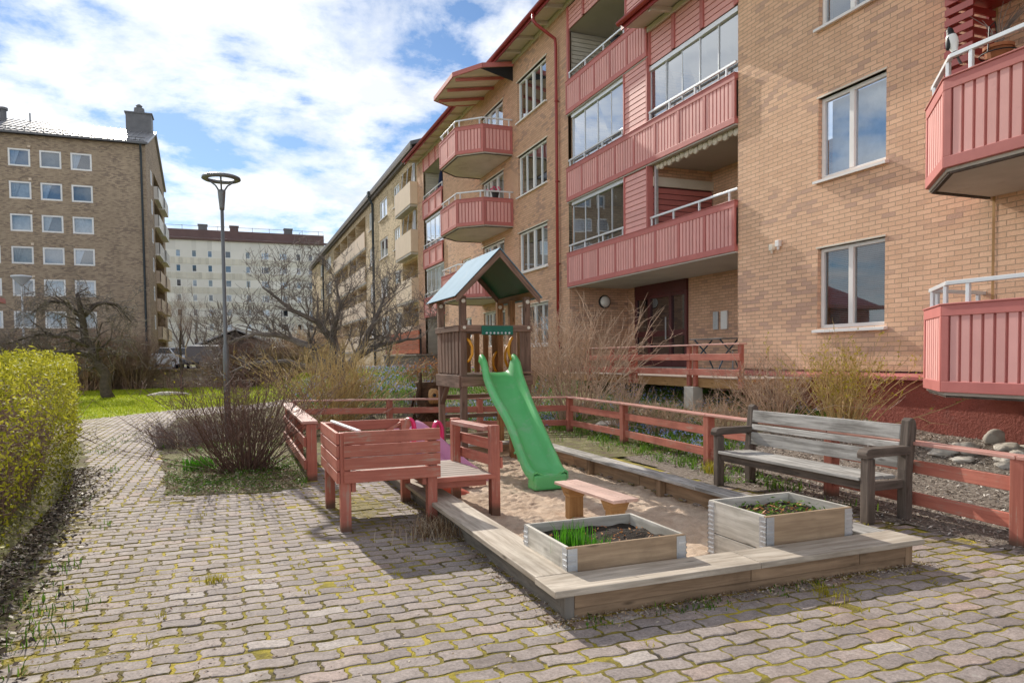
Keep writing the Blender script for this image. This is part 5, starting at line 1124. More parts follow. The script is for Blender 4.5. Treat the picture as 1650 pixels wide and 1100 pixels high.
for k in range(4): bx('seat_slat', 'greydark', CH, 10.72 + k * .1, 10.8 + k * .1, 12.8, 13.55, 1.58, 1.6)
for y in (12.85, 13.5): mb = MB(); mb.tube([(10.75, y, 1.16), (10.75, y, 1.58), (11.1, y, 1.6), (11.2, y, 2.15)], .016, 6); mb.build('frame', 'steel', CH); mb = MB(); mb.tube([(11.12, y, 1.58), (11.16, y, 1.16)], .016, 6); mb.build('leg', 'steel', CH)

# street lamp
LP = thing('street_lamp', 'slim grey lamp post with a flat ring shaped head, beside the path', 'street lamp', (-.12, 14.5, 0))
mb = MB(); mb.lathe((-.12, 14.5, -.02), [(.058, 0), (.056, 1.70), (.052, 1.74), (.038, 1.82), (.036, 1.86), (.031, 4.36)], 16); mb.build('pole', 'lampgrey', LP, smooth=True)
mb = MB(); mb.box(-.15, -.09, 14.44, 14.45, .5, .85); mb.build('service_door', 'lampgrey', LP, bevel=.006)
mb = MB(); mb.lathe((-.12, 14.5, 4.3), [(.042, 0), (.046, .05), (.068, .30), (.072, .36), (.05, .37)], 16); mb.build('head_cup', 'lampgrey', LP, smooth=True)
mb = MB(); rg = []
for i in range(37): a = 2 * math.pi * i / 36; rg.append((a,))
vs = []; fs = []; pr = [(.235, 4.86), (.25, 4.90), (.30, 4.92), (.338, 4.90), (.345, 4.865), (.31, 4.845), (.25, 4.85)]
for i in range(36):
    a = 2 * math.pi * i / 36
    for r_, z in pr: vs.append((-.12 + r_ * math.cos(a), 14.5 + r_ * math.sin(a), z))
np_ = len(pr)
for i in range(36):
    for k in range(np_): fs.append((i * np_ + k, i * np_ + (k + 1) % np_, ((i + 1) % 36) * np_ + (k + 1) % np_, ((i + 1) % 36) * np_ + k))
mb.new_piece(); mb.idx(vs, fs); mb.build('ring', 'lampgrey', LP, smooth=True)
for i in range(3):
    a = 2 * math.pi * i / 3 + .5; mb = MB(); mb.tube([(-.12 + .03 * math.cos(a), 14.5 + .03 * math.sin(a), 4.62), (-.12 + .12 * math.cos(a), 14.5 + .12 * math.sin(a), 4.76), (-.12 + .27 * math.cos(a), 14.5 + .27 * math.sin(a), 4.87)], .016, 8); mb.build('strut', 'lampgrey', LP, smooth=True)
L2 = thing('street_lamp', 'small pale street lamp with a flat hood in front of the brown brick block', 'street lamp', (-12.9, 56, .95))
mb = MB(); mb.lathe((-12.9, 56, .95), [(.09, 0), (.05, 5.6)], 10); mb.build('pole', 'steel', L2); mb = MB(); mb.lathe((-12.9, 56, 6.5), [(.06, 0), (.3, .3), (.62, .62), (.6, .7), (.1, .78)], 16); mb.build('hood', 'alu', L2)

# tree stump with bird house
ST = thing('tree_stump', 'thick gnarled brown tree stump with a log bird house, behind the back fence', 'tree stump', (3.72, 14.25, 0))
mb = MB(); pr = []
rr = random.Random(4)
for k in range(9): t = k / 8; pr.append((.30 - .06 * t + .05 * math.sin(k * 1.7), t * 1.02))
mb.lathe((3.72, 14.3, -.02), pr, 14)
mb.v = [V(p) + V((1, .6, .25)) * .09 * mathutils.noise.noise(V(p) * 4.5) + (V(p) - V((3.72, 14.3, p[2]))) * .5 * mathutils.noise.noise(V(p) * 2.7 + V((5, 1, 2))) for p in mb.v]
mb.build('trunk', 'logbark', ST, smooth=True)
for k in range(14):
    a = rr.uniform(2.6, 6.8); z = rr.uniform(0, .85); pts = []
    for i in range(6): t = i / 5; b = a + .9 * t; rd = .33 + .03 * math.sin(3 * t + k); pts.append((3.72 + rd * math.cos(b), 14.28 + rd * math.sin(b), z + .25 * t * rr.uniform(-1, 1)))
    mb = MB(); mb.tube(pts, [.02, .03, .035, .03, .025, .01], 5); mb.build('root', 'logbark', ST, smooth=True)
mb = MB(); mb.tube([(3.5, 14.1, .7), (3.52, 14.08, 1.2)], [.045, .03], 8); mb.build('branch_stub', 'logbark', ST, smooth=True)
mb = MB(); mb.lathe((3.72, 13.86, .58), [(.085, 0), (.1, .05), (.105, .2), (.09, .27), (.05, .3)], 14); bh = mb.build('bird_house', 'pinewood', ST, smooth=True)
mb = MB(); mb.lathe((3.71, 13.765, .75), [(.065, 0), (.07, .015), (.05, .03), (.045, .02)], 14, (0, -1, 0)); mb.build('rim', 'pinewood', bh, smooth=True); mb = MB(); mb.lathe((3.71, 13.735, .75), [(.035, 0), (.03, .005)], 12, (0, -1, 0)); mb.build('hole', 'dark', bh)

# cars
def car(label, paint, x, y, rz, z=.96, L=4.3):
    t = thing('parked_car', label, 'car', (x, y, z), 'cars parked on the street behind the hedge'); k = L / 4.3
    c, s_ = math.cos(rz), math.sin(rz); T = lambda a, b, h: (x + c * a - s_ * b, y + s_ * a + c * b, z + h)
    def pr(poly, w0, w1, name, mat, par=t, bev=.04):
        mb = MB(); mb.new_piece(); n_ = len(poly)
        mb.idx([T(a * k, -w(h), h) for (a, h) in poly for w in ((lambda q: lerp(w0, w1, min(1, max(0, (q - .3) / 1.1)))),)] + [T(a * k, lerp(w0, w1, min(1, max(0, (h - .3) / 1.1))), h) for a, h in poly],
               [tuple(range(n_)), tuple(range(2 * n_ - 1, n_ - 1, -1))] + [(i, n_ + i, n_ + (i + 1) % n_, (i + 1) % n_) for i in range(n_)])
        return mb.build(name, mat, par, bevel=bev)
    body = pr([(-2.1, .32), (-1.7, .28), (1.7, .26), (2.1, .34), (2.15, .6), (1.95, .78), (1.15, .92), (.35, 1.38), (-.95, 1.42), (-1.75, 1.05), (-2.1, .98)], .86, .66, 'body', paint)
    g = pr([(1.02, .95), (.32, 1.33), (-.92, 1.37), (-1.6, 1.03)], .81, .69, 'windows', 'black', body, .01)
    w_ = pr([(1.2, .93), (.42, 1.35), (.36, 1.33), (1.1, .92)], .70, .62, 'windscreen', 'black', body, .0)
    for a in (-1.35, 1.35):
        for b in (-.78, .78):
            mb = MB(); ax = V((-s_, c, 0)); mb.lathe(V(T(a * k, b - .1, .31)), [(.2, 0), (.31, .02), (.31, .18), (.2, .2)], 18, ax); wh = mb.build('wheel', 'black', t, smooth=False)
            mb = MB(); mb.lathe(V(T(a * k, b - .112, .31)), [(.19, 0), (.17, .01), (.17, .214), (.19, .224)], 14, ax); mb.build('rim', 'steel', wh)
    for b in (-.6, .6):
        mb = MB(); mb.box(2.08 * k, 2.16 * k, b - .17, b + .17, .58, .7, T); mb.build('headlight', 'white', t, bevel=.02)
        mb = MB(); mb.box(-2.14 * k, -2.06 * k, b - .14, b + .14, .72, .9, T); mb.build('tail_light', 'coral', t, bevel=.02)
    return t
car('silver car parked on the street, between hedge twigs and the garage', 'carsilver', -3.45, 52, R(-60))
car('dark blue grey car parked behind the bare hedge, below the brown block', 'carblue', -8.4, 50.5, R(178))
car('white car parked to the right of the garage, behind the bare tree', 'carwhite', 3.7, 51, R(10))
TR = thing('covered_trailer', 'grey covered trailer parked in front of the brown garage', 'trailer', (-1.7, 49, .96))
mb = MB(); mb.prism([(-2.75, 48.2, 1.35), (-2.75, 48.2, 2.05), (-2.6, 48.2, 2.35), (-.8, 48.2, 2.35), (-.62, 48.2, 2.05), (-.62, 48.2, 1.35)], (0, 3.2, 0)); mb.build('box', 'cargrey', TR, bevel=.04)
mb = MB(); mb.box(-2.62, -.78, 48.15, 51.4, 2.34, 2.42); mb.build('roof', 'white', TR, bevel=.03)
for x in (-2.75, -.75): mb = MB(); mb.lathe((x, 49.8, 1.27), [(.2, 0), (.31, .02), (.31, .16), (.2, .18)], 16, (1, 0, 0)); mb.build('wheel', 'black', TR)

# things on the balconies
PS_ = thing('parasol', 'closed navy blue parasol on the top far balcony', 'parasol', (10.35, 36.3, 9.1))
mb = MB(); mb.lathe((10.35, 36.3, 9.7), [(.05, 0), (.26, .25), (.2, .7), (.1, 1.35), (.02, 1.6)], 8); mb.build('canopy', 'navy', PS_); mb = MB(); mb.tube([(10.35, 36.3, 9.1), (10.35, 36.3, 11.35)], .025, 6); mb.build('pole', 'steel', PS_)
def pot(label, x, y, z, r, h, mat, leafm, kind='twig', grp=None, nm='potted_plant'):
    t = thing(nm, label, 'potted plant', (x, y, z), grp); mb = MB(); mb.lathe((x, y, z), [(r * .68, 0), (r * .95, h * .85), (r * 1.06, h * .86), (r * 1.06, h), (r * .85, h), (r * .8, h * .9)], 16); mb.build('pot', mat, t)
    mb = MB()
    if kind == 'twig':
        for k in range(26):
            a = rnd.uniform(0, 6.28); l = rnd.uniform(.15, .42); mb.tube([(x, y, z + h * .9), (x + .3 * l * math.cos(a), y + .3 * l * math.sin(a), z + h + l * .6), (x + .6 * l * math.cos(a), y + .8 * l * math.sin(a), z + h + l)], [.008, .006, .002], 3)
    else:
        for k in range(40): mb.leaf((x + rnd.gauss(0, r * .7), y + rnd.gauss(0, r * .7), z + h + abs(rnd.gauss(0, .09))), .05)
    mb.build('foliage', leafm, t, normals=False); return t
pot('spiky dark potted plant behind the rail of the upper left loggia', 10.05, 19.45, 9.85, .14, .16, 'black', 'twigdark')
pot('dark potted plant on a stand in the upper left loggia, farther from the downpipe', 10.25, 17.9, 10.1, .18, .3, 'black', 'twigdark')
pot('black pot with a pale bloom hanging on the middle octagonal balcony', 9.2, 25.05, 7.35, .15, .26, 'black', 'hotpink', 'leaf')
pt = pot('terracotta pot in a black wire hoop on the upper right balcony rail', 8.28, 5.72, 4.72, .15, .27, 'terracotta', 'twigdark')
mb = MB(); mb.tube([(8.28 + .19 * math.cos(a), 5.72 + .19 * math.sin(a), 4.9) for a in [i * math.pi / 8 for i in range(17)]], .008, 5); mb.tube([(8.1, 5.72, 4.9), (8.15, 5.74, 5.2), (8.3, 5.78, 5.3), (8.45, 5.85, 5.15)], .008, 5); mb.build('wire_hoop', 'black', pt)
# magpie on the rail
BD = thing('magpie', 'black and white magpie perched on the corner of the upper right balcony rail', 'bird', (7.97, 6.05, 4.98))
bp = V((7.97, 6.05, 4.98)); mb = MB(); mb.m = 1
pr = [(.004, -.165), (.02, -.15), (.03, -.11), (.045, -.06), (.062, .0), (.066, .05), (.055, .10), (.040, .135), (.040, .155), (.036, .18), (.02, .2), (.005, .225)]
axb = V((.0, .25, 1)).normalized()
mb.lathe(bp + V((0, 0, .13)), pr, 14, axb)
n_ = 14; mi = []
for i in range(len(pr) - 1):
    for k in range(n_): a_ = 2 * math.pi * k / n_; zc = pr[i][1]; mi.append(1 if -.13 < zc < .10 and True else 0)
mb.mi = mi + [0, 0]
bd = mb.build('body', ['black', 'white'], BD, smooth=True)
for s_ in (-1, 1):
    mb = MB(); mb.blob(bp + V((.052 * s_, -.0 + .02, .13)), .018, .035, .085, 3, .05); mb.build('wing', 'black', BD, smooth=True)
    mb = MB(); mb.tube([bp + V((.02 * s_, .0, .05)), bp + V((.022 * s_, -.005, .0)), bp + V((.022 * s_, -.03, -.0))], .005, 5); mb.build('leg', 'black', BD)
mb = MB(); mb.hexa([bp + V(q) for q in ((-.02, -.02, .03), (.02, -.02, .03), (.025, -.10, -.14), (-.025, -.10, -.14), (-.02, -.03, .03), (.02, -.03, .03), (.025, -.11, -.14), (-.025, -.11, -.14))]); mb.build('tail', 'slate', BD)
mb = MB(); mb.lathe(bp + V((0, .05, .315)), [(.012, 0), (.008, .02), (.002, .045)], 8, (-.5, .8, -.1)); mb.build('beak', 'black', BD)
# boulders by the plinth
rr = random.Random(9); spots = [(8.55, 6.15), (8.9, 6.5), (9.2, 6.15), (8.5, 5.7), (8.85, 5.75), (9.2, 5.65), (8.35, 6.4), (9.45, 6.0), (8.15, 6.0), (9.5, 5.5), (8.2, 5.5), (8.65, 6.75), (8.95, 5.35)]
for i, (x, y) in enumerate(spots):
    mb = MB(); r_ = rr.uniform(.10, .16); mb.blob((x, y, gz(x, y) + .02), r_ * rr.uniform(1, 1.3), r_ * rr.uniform(.9, 1.2), r_ * .42, i + 2, .28, 3)
    tag(mb.build('boulder', 'stone', None, smooth=True), 'pale rounded boulder in the row of stones at the foot of the red plinth', 'boulder', 'boulders at the red plinth')
mb = MB(); mb.blob((9.5, 6.55, gz(9.5, 6.55) + .08), 15 * .01, .13, .11, 31, .15, 3); tag(mb.build('boulder', 'stone', None, smooth=True), 'largest pale boulder, resting against the red plinth wall', 'boulder')
mb = MB(); mb.blob((7.05, 12.6, gz(7.05, 12.6) + .02), .38, .3, .07, 5, .2, 3); tag(mb.build('flat_stone', 'stone', None, smooth=True), 'flat pale stone slab lying in the flower bed below the terrace', 'stone')
mb = MB(); mb.blob((-2.6, 34, .02), .75, .5, .16, 8, .2, 3); tag(mb.build('flat_stone', 'stone', None, smooth=True), 'low flat rock outcrop in the sunny lawn', 'rock')

mb = MB(); mb.box(4.5, 4.74, 8.35, 9.95, .03, .09); tag(mb.build('plank', 'mossplank', None, bevel=.008), 'yellow moss covered plank lying along the far right side of the sandbox', 'plank')

# ------------------------------------------------------------------ plants
def stem_pts(r, base, az, tilt, L, curve, segs=5, wob=.115):
    """a bent stem: starts along (az, tilt from vertical) and bends by 'curve' radians"""
    p = V(base); pts = [p.copy()]; t = tilt; a = az
    for i in range(segs):
        d = V((math.sin(t) * math.cos(a), math.sin(t) * math.sin(a), math.cos(t))); p = p + d * (L / segs); pts.append(p.copy())
        t += curve / segs + r.gauss(0, wob); a += r.gauss(0, wob * 1.5)
    return pts
def shrub(name, label, cat, loc, mat, n, h, tilt, base_r, seed, r0=.008, twigs=4, tl=.3, buds=None, nb=0, bsize=.02, group=None, curve=.25, up=True, budfrom=.45, hvar=.35, azr=None):
    r = random.Random(seed); t = thing(name, label, cat, loc, group); mb = MB(); bd = MB(); tips = []
    for k in range(n):
        az = r.uniform(*(azr or (0, 6.283))); rr_ = base_r * math.sqrt(r.random()); tt = abs(r.gauss(0, tilt * .75)) if r.random() < .6 else r.uniform(0, tilt * 1.25)
        L = h * r.uniform(1 - hvar, 1.1) / max(.55, math.cos(min(tt, 1.1)) + .12); b = (loc[0] + rr_ * math.cos(az), loc[1] + rr_ * math.sin(az), loc[2] - .03)
        pts = stem_pts(r, b, az + r.gauss(0, .35), tt, L, r.uniform(-.5, 1) * curve, 6); rad = [r0 * (1 - .8 * i / 6) * r.uniform(.8, 1.2) for i in range(7)]
        mb.tube(pts, rad, 4 if r0 > .006 else 3, cap=False)
        for j in range(twigs):
            i = r.randint(2, 5); f_ = r.random(); q = pts[i].lerp(pts[i + 1], f_); d = (pts[i + 1] - pts[i]).normalized()
            d = (d + V((r.gauss(0, .55), r.gauss(0, .55), r.gauss(.15, .35)))).normalized(); l = tl * r.uniform(.4, 1.2) * h / 1.4
            e = q + d * l * .5 + V((r.gauss(0, .02), r.gauss(0, .02), r.gauss(0, .02))); e2 = e + (d + V((r.gauss(0, .3), r.gauss(0, .3), r.gauss(.1, .25)))).normalized() * l * .5
            mb.tube([q, e, e2], [r0 * .5, r0 * .38, r0 * .15], 3, cap=False); tips.append((q, e)); tips.append((e, e2))
            for o_ in (q.lerp(e, .6), e): # side spurs
                s2 = o_ + V((r.gauss(0, 1), r.gauss(0, 1), r.gauss(.4, .9))).normalized() * l * r.uniform(.2, .5); mb.tube([o_, o_.lerp(s2, .5) + V((r.gauss(0, .008), r.gauss(0, .008), .01)), s2], [r0 * .34, r0 * .25, r0 * .12], 3, cap=False); tips.append((o_, s2))
    mb.build('stems', mat, t, normals=False, uv=False, smooth=False)
    if buds:
        for k in range(nb):
            a, b = r.choice(tips); q = a.lerp(b, r.random())
            if q.z < loc[2] + h * budfrom and r.random() < .85: continue
            bd.leaf(q + V((r.gauss(0, bsize * .4), r.gauss(0, bsize * .4), r.gauss(0, bsize * .4))), bsize * r.uniform(.5, 1.2))
        bd.build('leaf_buds', buds, t, normals=False, uv=False)
    return t
def tree(name, label, loc, limbs, seed, mat, twm, depth=4, spread=.75, r_tw=.004, ntw=3, group=None, upw=.25, droop=0, lenf=.72, buds=None, nb=0):
    """explicit main limbs (lists of points with radii), then forking boughs down to fine twigs"""
    r = random.Random(seed); t = thing(name, label, 'tree', loc, group); mb = MB(); tw = MB(); ends = []
    def grow(p, d, L, rad, lv):
        segs = 4; pts = [p]; q = p
        for i in range(segs):
            d = (d + V((r.gauss(0, .16), r.gauss(0, .16), r.gauss(0, .14) + upw * .12 - droop * .16))).normalized(); q = q + d * L / segs; pts.append(q)
        rs = [rad * (1 - .55 * i / segs) for i in range(segs + 1)]
        (mb if rad > .018 else tw).tube(pts, rs, 5 if rad > .018 else 3, cap=False)
        ends.append((pts[-2], pts[-1]))
        if lv <= 0: return
        k = ntw if lv < 3 else 3
        for j in range(k):
            i = r.randint(1, segs) if j else segs
            base = pts[i]; dd = (pts[i] - pts[i - 1]).normalized()
            nd = (dd * .75 + V((r.gauss(0, spread), r.gauss(0, spread), r.gauss(upw, spread * .8)))).normalized()
            grow(base, nd, L * lenf * r.uniform(.7, 1.2), max(r_tw, rs[i] * r.uniform(.5, .75)), lv - 1)
    for pts, rs, dp, ll in limbs:
        pts = [V(loc) + V(p) for p in pts]
        # smooth the limb with small kinks
        P = []; Q = []
        for i in range(len(pts) - 1):
            for s_ in range(3): t_ = s_ / 3; P.append(pts[i].lerp(pts[i + 1], t_) + V((r.gauss(0, .35), r.gauss(0, .35), r.gauss(0, .3))) * rs[i] * .6); Q.append(lerp(rs[i], rs[i + 1], t_))
        P.append(pts[-1]); Q.append(rs[-1]); mb.tube(P, Q, 8)
        if dp:
            nP = len(P)
            for i in range(nP // 3, nP):
                for _ in range(2 if i < nP - 1 else 3):
                    if r.random() < .75:
                        d = ((P[i] - P[i - 1]).normalized() * .5 + V((r.gauss(0, spread), r.gauss(0, spread), r.gauss(upw * 1.6, spread * .7)))).normalized()
                        grow(P[i], d, ll * r.uniform(.5, 1.15), max(.008, Q[i] * r.uniform(.3, .5)), dp)
    mb.build('trunk', mat, t, normals=False, uv=False, smooth=True); tw.build('crown_twigs', twm, t, normals=False, uv=False)
    if buds:
        bd = MB()
        for k in range(nb): a, b = r.choice(ends); bd.leaf(a.lerp(b, r.random()), .02 * r.uniform(.6, 1.4))
        bd.build('leaf_buds', buds, t, normals=False, uv=False)
    return t
# bare apple tree behind the playground
z0 = gz(2.67, 20.4)
tree('apple_tree', 'gnarled bare old apple tree with spreading limbs, behind the playground', (2.67, 20.4, z0), [
    ([(0, 0, -.2), (.02, 0, .45), (.03, 0, .85)], [.2, .17, .17], 0, 0),
    ([(0, 0, .8), (-.3, .1, 1.25), (-.75, -.1, 1.75), (-1.35, .2, 2.05), (-2.1, 0, 2.1), (-2.8, .2, 1.85)], [.14, .12, .1, .075, .055, .03], 3, .78),
    ([(0, 0, .8), (-.15, -.2, 1.3), (-.1, -.3, 1.9), (-.5, -.4, 2.4), (-1.2, -.3, 2.75), (-1.9, -.5, 3.3)], [.13, .11, .095, .075, .05, .025], 3, .72),
    ([(0, 0, .85), (.1, .2, 1.5), (.0, .4, 2.2), (.25, .5, 2.9), (.1, .5, 3.6)], [.13, .1, .08, .05, .025], 3, .72),
    ([(.05, 0, .8), (.45, -.1, 1.3), (.85, .1, 1.9), (1.2, 0, 2.6), (1.45, .1, 3.3)], [.14, .12, .095, .06, .03], 3, .72),
    ([(.05, 0, .85), (.6, .3, 1.4), (1.2, .2, 1.75), (1.9, .3, 1.9), (2.5, .1, 2.0)], [.12, .1, .07, .05, .025], 3, .8),
    ([(.0, 0, .8), (-.6, -.3, 1.1), (-1.3, -.4, 1.35), (-2.2, -.3, 1.3), (-2.9, -.4, 1.0)], [.1, .085, .06, .04, .02], 3, .75)], 11, 'barkgrey', 'twigdark', spread=.62, upw=.28, ntw=4, r_tw=.0075)
# weeping bare tree on the left
tree('bare_tree', 'dark bare tree with a drooping tangled crown, behind the yellow green hedge', (-5.15, 33, 0), [
    ([(.35, 0, -.1), (.3, 0, .9), (.05, 0, 1.6), (-.35, .1, 2.4), (-.45, 0, 3.4), (-.6, 0, 4.2)], [.24, .2, .17, .15, .12, .06], 3, 1.0),
    ([(-.4, .1, 3.2), (-.9, -.2, 3.8), (-1.5, 0, 3.9), (-2.2, .1, 3.4)], [.1, .08, .06, .03], 3, 1.0),
    ([(-.4, .1, 3.3), (.1, .3, 3.9), (.8, .2, 3.8), (1.3, .1, 3.1)], [.1, .08, .05, .02], 3, .9),
    ([(.0, 0, 1.7), (-.8, .2, 1.9), (-1.7, 0, 1.8), (-2.6, .3, 1.3)], [.13, .1, .07, .03], 3, .9),
    ([(-.2, 0, 2.1), (-1.0, -.3, 2.5), (-2.0, .1, 2.6), (-3.1, .1, 2.2)], [.1, .08, .06, .03], 3, .9)], 23, 'bark', 'twigdark', spread=.8, upw=.0, droop=.42, ntw=4, r_tw=.010)
tree('sapling', 'thin dark sapling with a reddish twiggy crown at the back edge of the lawn', (-2.45, 39.5, 0), [([(0, 0, -.1), (.02, 0, 1.2), (-.03, .05, 2.2), (.03, 0, 3.0)], [.09, .07, .055, .03], 3, .9)], 31, 'bark', 'twigbrown', spread=.5, upw=.6)
for i, (x, y, h, lb) in enumerate(((.6, 57, 5.0, 'small bare tree left of the garage gable'), (-2.6, 62, 4.6, 'slender bare tree near the corner of the brown brick block'), (6.6, 47, 4.2, 'bare shrubby tree at the far end of the yellow brick block'), (7.4, 36.5, 3.6, 'thin bare tree in front of the plank screen'))):
    if i == 0: x = -3.4
    zb = gz(x, y); tree('bare_tree', lb, (x, y, zb), [([(0, 0, -.1), (.1, 0, h * .3), (-.1, .1, h * .6), (.05, 0, h * .85)], [.1, .08, .05, .025], 3, h * .2), ([(0, 0, h * .2), (.5, .1, h * .45), (.7, 0, h * .7)], [.06, .045, .02], 3, h * .18), ([(0, 0, h * .25), (-.5, -.1, h * .5), (-.8, 0, h * .7)], [.06, .045, .02], 3, h * .18)], 40 + i, 'barkgrey', 'twigbrown', spread=.5, upw=.5, group=None)
# bushes
shrub('bare_bush', 'large purple brown twiggy bush with pale young buds, left of the red railing', 'bush', (.12, 10.35, .0), 'twigpurple', 230, 1.45, .8, .33, 51, .0065, 5, .34, 'leafyoung', 620, .017, curve=.22, budfrom=.62)
shrub('bare_bush', 'straw coloured twiggy bush directly behind the back fence', 'bush', (2.05, 15.75, gz(2.05, 15.75)), 'twigyellow', 170, 1.85, .72, .4, 52, .0115, 5, .4, 'leafyoung', 500, .016, curve=.4)
shrub('bare_bush', 'tall arching pale twiggy bush at the fence corner, left of the terrace', 'bush', (7.0, 14.1, gz(7.0, 14.1)), 'twigtan', 85, 2.6, .5, .4, 53, .0125, 6, .42, curve=.5)
shrub('bare_bush', 'dense tan twiggy bush behind the slide tower', 'bush', (6.3, 15.6, gz(6.3, 15.6)), 'twigtan', 85, 2.2, .55, .35, 54, .0125, 6, .42, curve=.5)
shrub('forsythia_bush', 'straw coloured bush with yellow buds in front of the brick wall, behind the bench', 'bush', (8.35, 8.0, gz(8.35, 8.0)), 'twigyellow', 95, 1.5, .55, .18, 55, .008, 5, .36, 'leafyoung', 2200, .024, curve=.35, budfrom=.4)
shrub('bare_bush', 'grey brown twiggy bush between the terrace end and the yellow budded bush', 'bush', (8.15, 9.15, gz(8.15, 9.15)), 'twigtan', 100, 1.25, .65, .2, 56, .007, 5, .4, 'leafyellow', 60, .018, curve=.4)
shrub('dry_shrub', 'cut back tan dry shrub below the left terrace post', 'shrub', (7.2, 10.9, gz(7.2, 10.9)), 'twigtan', 110, .62, .75, .3, 57, .006, 4, .5, 'leafdry', 240, .035, curve=.7, budfrom=.2)
shrub('dry_shrub', 'cut back tan dry shrub with orange leaves below the middle terrace post', 'shrub', (7.55, 9.75, gz(7.55, 9.75)), 'twigtan', 110, .68, .7, .25, 58, .006, 4, .5, 'leafrust', 90, .03, curve=.7, budfrom=.2)
shrub('dry_shrub', 'upright tan shrub left of the terrace posts, close behind the fence', 'shrub', (7.0, 12.1, gz(7.0, 12.1)), 'twigtan', 70, 1.15, .45, .2, 59, .007, 4, .35, 'leafrust', 40, .03, curve=.3)
shrub('rose_bush', 'small bush with dark reddish leaves at the right end of the terrace rail', 'bush', (8.25, 9.75, gz(8.25, 9.75)), 'twigbrown', 26, 1.15, .4, .1, 60, .006, 4, .35, 'leafrust', 150, .03, curve=.4, budfrom=.55)
shrub('dry_shrub', 'rusty leaved low shrub right of the plank screen', 'shrub', (6.2, 24.3, gz(6.2, 24.3)), 'twigbrown', 110, .95, .7, .5, 61, .008, 5, .4, 'leafrust', 700, .045, curve=.5, budfrom=.15)
shrub('lavender_clump', 'low grey lavender clump at the path edge, left of the purple brown bush', 'shrub', (-.95, 13.6, .0), 'lavender', 300, .52, .95, .35, 62, .004, 3, .4, curve=.3, hvar=.3)
shrub('lavender_clump', 'grey lavender clump behind the purple brown bush, nearer the lamp post', 'shrub', (-.35, 14.4, .0), 'lavender', 260, .5, .95, .35, 63, .004, 3, .4, curve=.3, hvar=.3)
shrub('brush_pile', 'heap of grey cut twigs behind the back fence, left of the stump', 'brush pile', (3.3, 16.6, gz(3.3, 16.6)), 'twiggrey', 190, .75, 1.25, .75, 64, .006, 4, .5, curve=.4)
for i, (x, y, h, n_, m, lb) in enumerate(((-8.6, 42.4, 3.0, 90, 'twigbrown', 'dense bare brown shrub at the wall, next to the drooping tree'), (-7.0, 42.2, 2.5, 90, 'twigtan', 'bare tan shrub at the wall in front of the blue grey car'), (-6.2, 42.5, 3.1, 100, 'twigbrown', 'bare brown shrub at the wall, just left of the brown block corner'), (-4.9, 42.3, 2.8, 70, 'twigbrown', 'bare brown shrub at the wall below the brown block corner'), (-.3, 41.5, 1.9, 60, 'twigbrown', 'bare shrub at the wall in front of the grey trailer'), (.6, 40.8, 2.5, 100, 'twigpurple', 'reddish bare shrub at the wall in front of the garage'), (2.4, 40, 2.3, 90, 'twigbrown', 'bare shrub at the wall below the garage right slope'), (4.1, 39, 2.3, 90, 'twigtan', 'bare tan shrub at the wall in front of the white car'), (-11.2, 42, 3.0, 90, 'twigdark', 'dark bare shrub at the wall, left of the drooping tree'), (-13.5, 42, 2.8, 90, 'twigbrown', 'bare shrub at the wall, farthest to the left'))):
    shrub('hedge_shrub', lb, 'shrub', (x, y, gz(x, y)), m, int(n_ * 1.5), h, .5, .7, 70 + i, .02, 9, .45, group='bare shrubs along the retaining wall')
# clipped hedge: thousands of small leaves on a twiggy body
HG = thing('hedge', 'waist high yellow green leafing hedge along the left side of the path', 'hedge', (-2.6, 8, 0))
r = random.Random(77); st = MB(); lf = MB()
def hedge_edge(y): return interp(y, [(2, -1.25), (4.5, -1.32), (6.5, -1.48), (9, -1.62), (11, -1.92), (12.6, -2.25)])
def hz(y): return (1.52 + .05 * math.sin(y * 1.9) + .04 * math.sin(y * 4.3)) - .35 * max(0, (y - 11.6) / 1.2) ** 2
for k in range(1500):
    y = r.uniform(2.2, 12.7); xe = hedge_edge(y); x = xe - .45 - abs(r.gauss(0, .55)); 
    pts = stem_pts(r, (x, y, -.02), r.uniform(0, 6.28), abs(r.gauss(0, .22)), r.uniform(.95, 1.4), .1, 4, .1); st.tube(pts, [.008, .006, .005, .004, .002], 3, cap=False)
    for j in range(4):
        i = r.randint(1, 3); q = pts[i].lerp(pts[i + 1], r.random()); e = q + V((r.gauss(.07, .16), r.gauss(0, .16), r.gauss(.09, .1)))
        st.tube([q, e], [.004, .0015], 3, cap=False)
cnt = 0
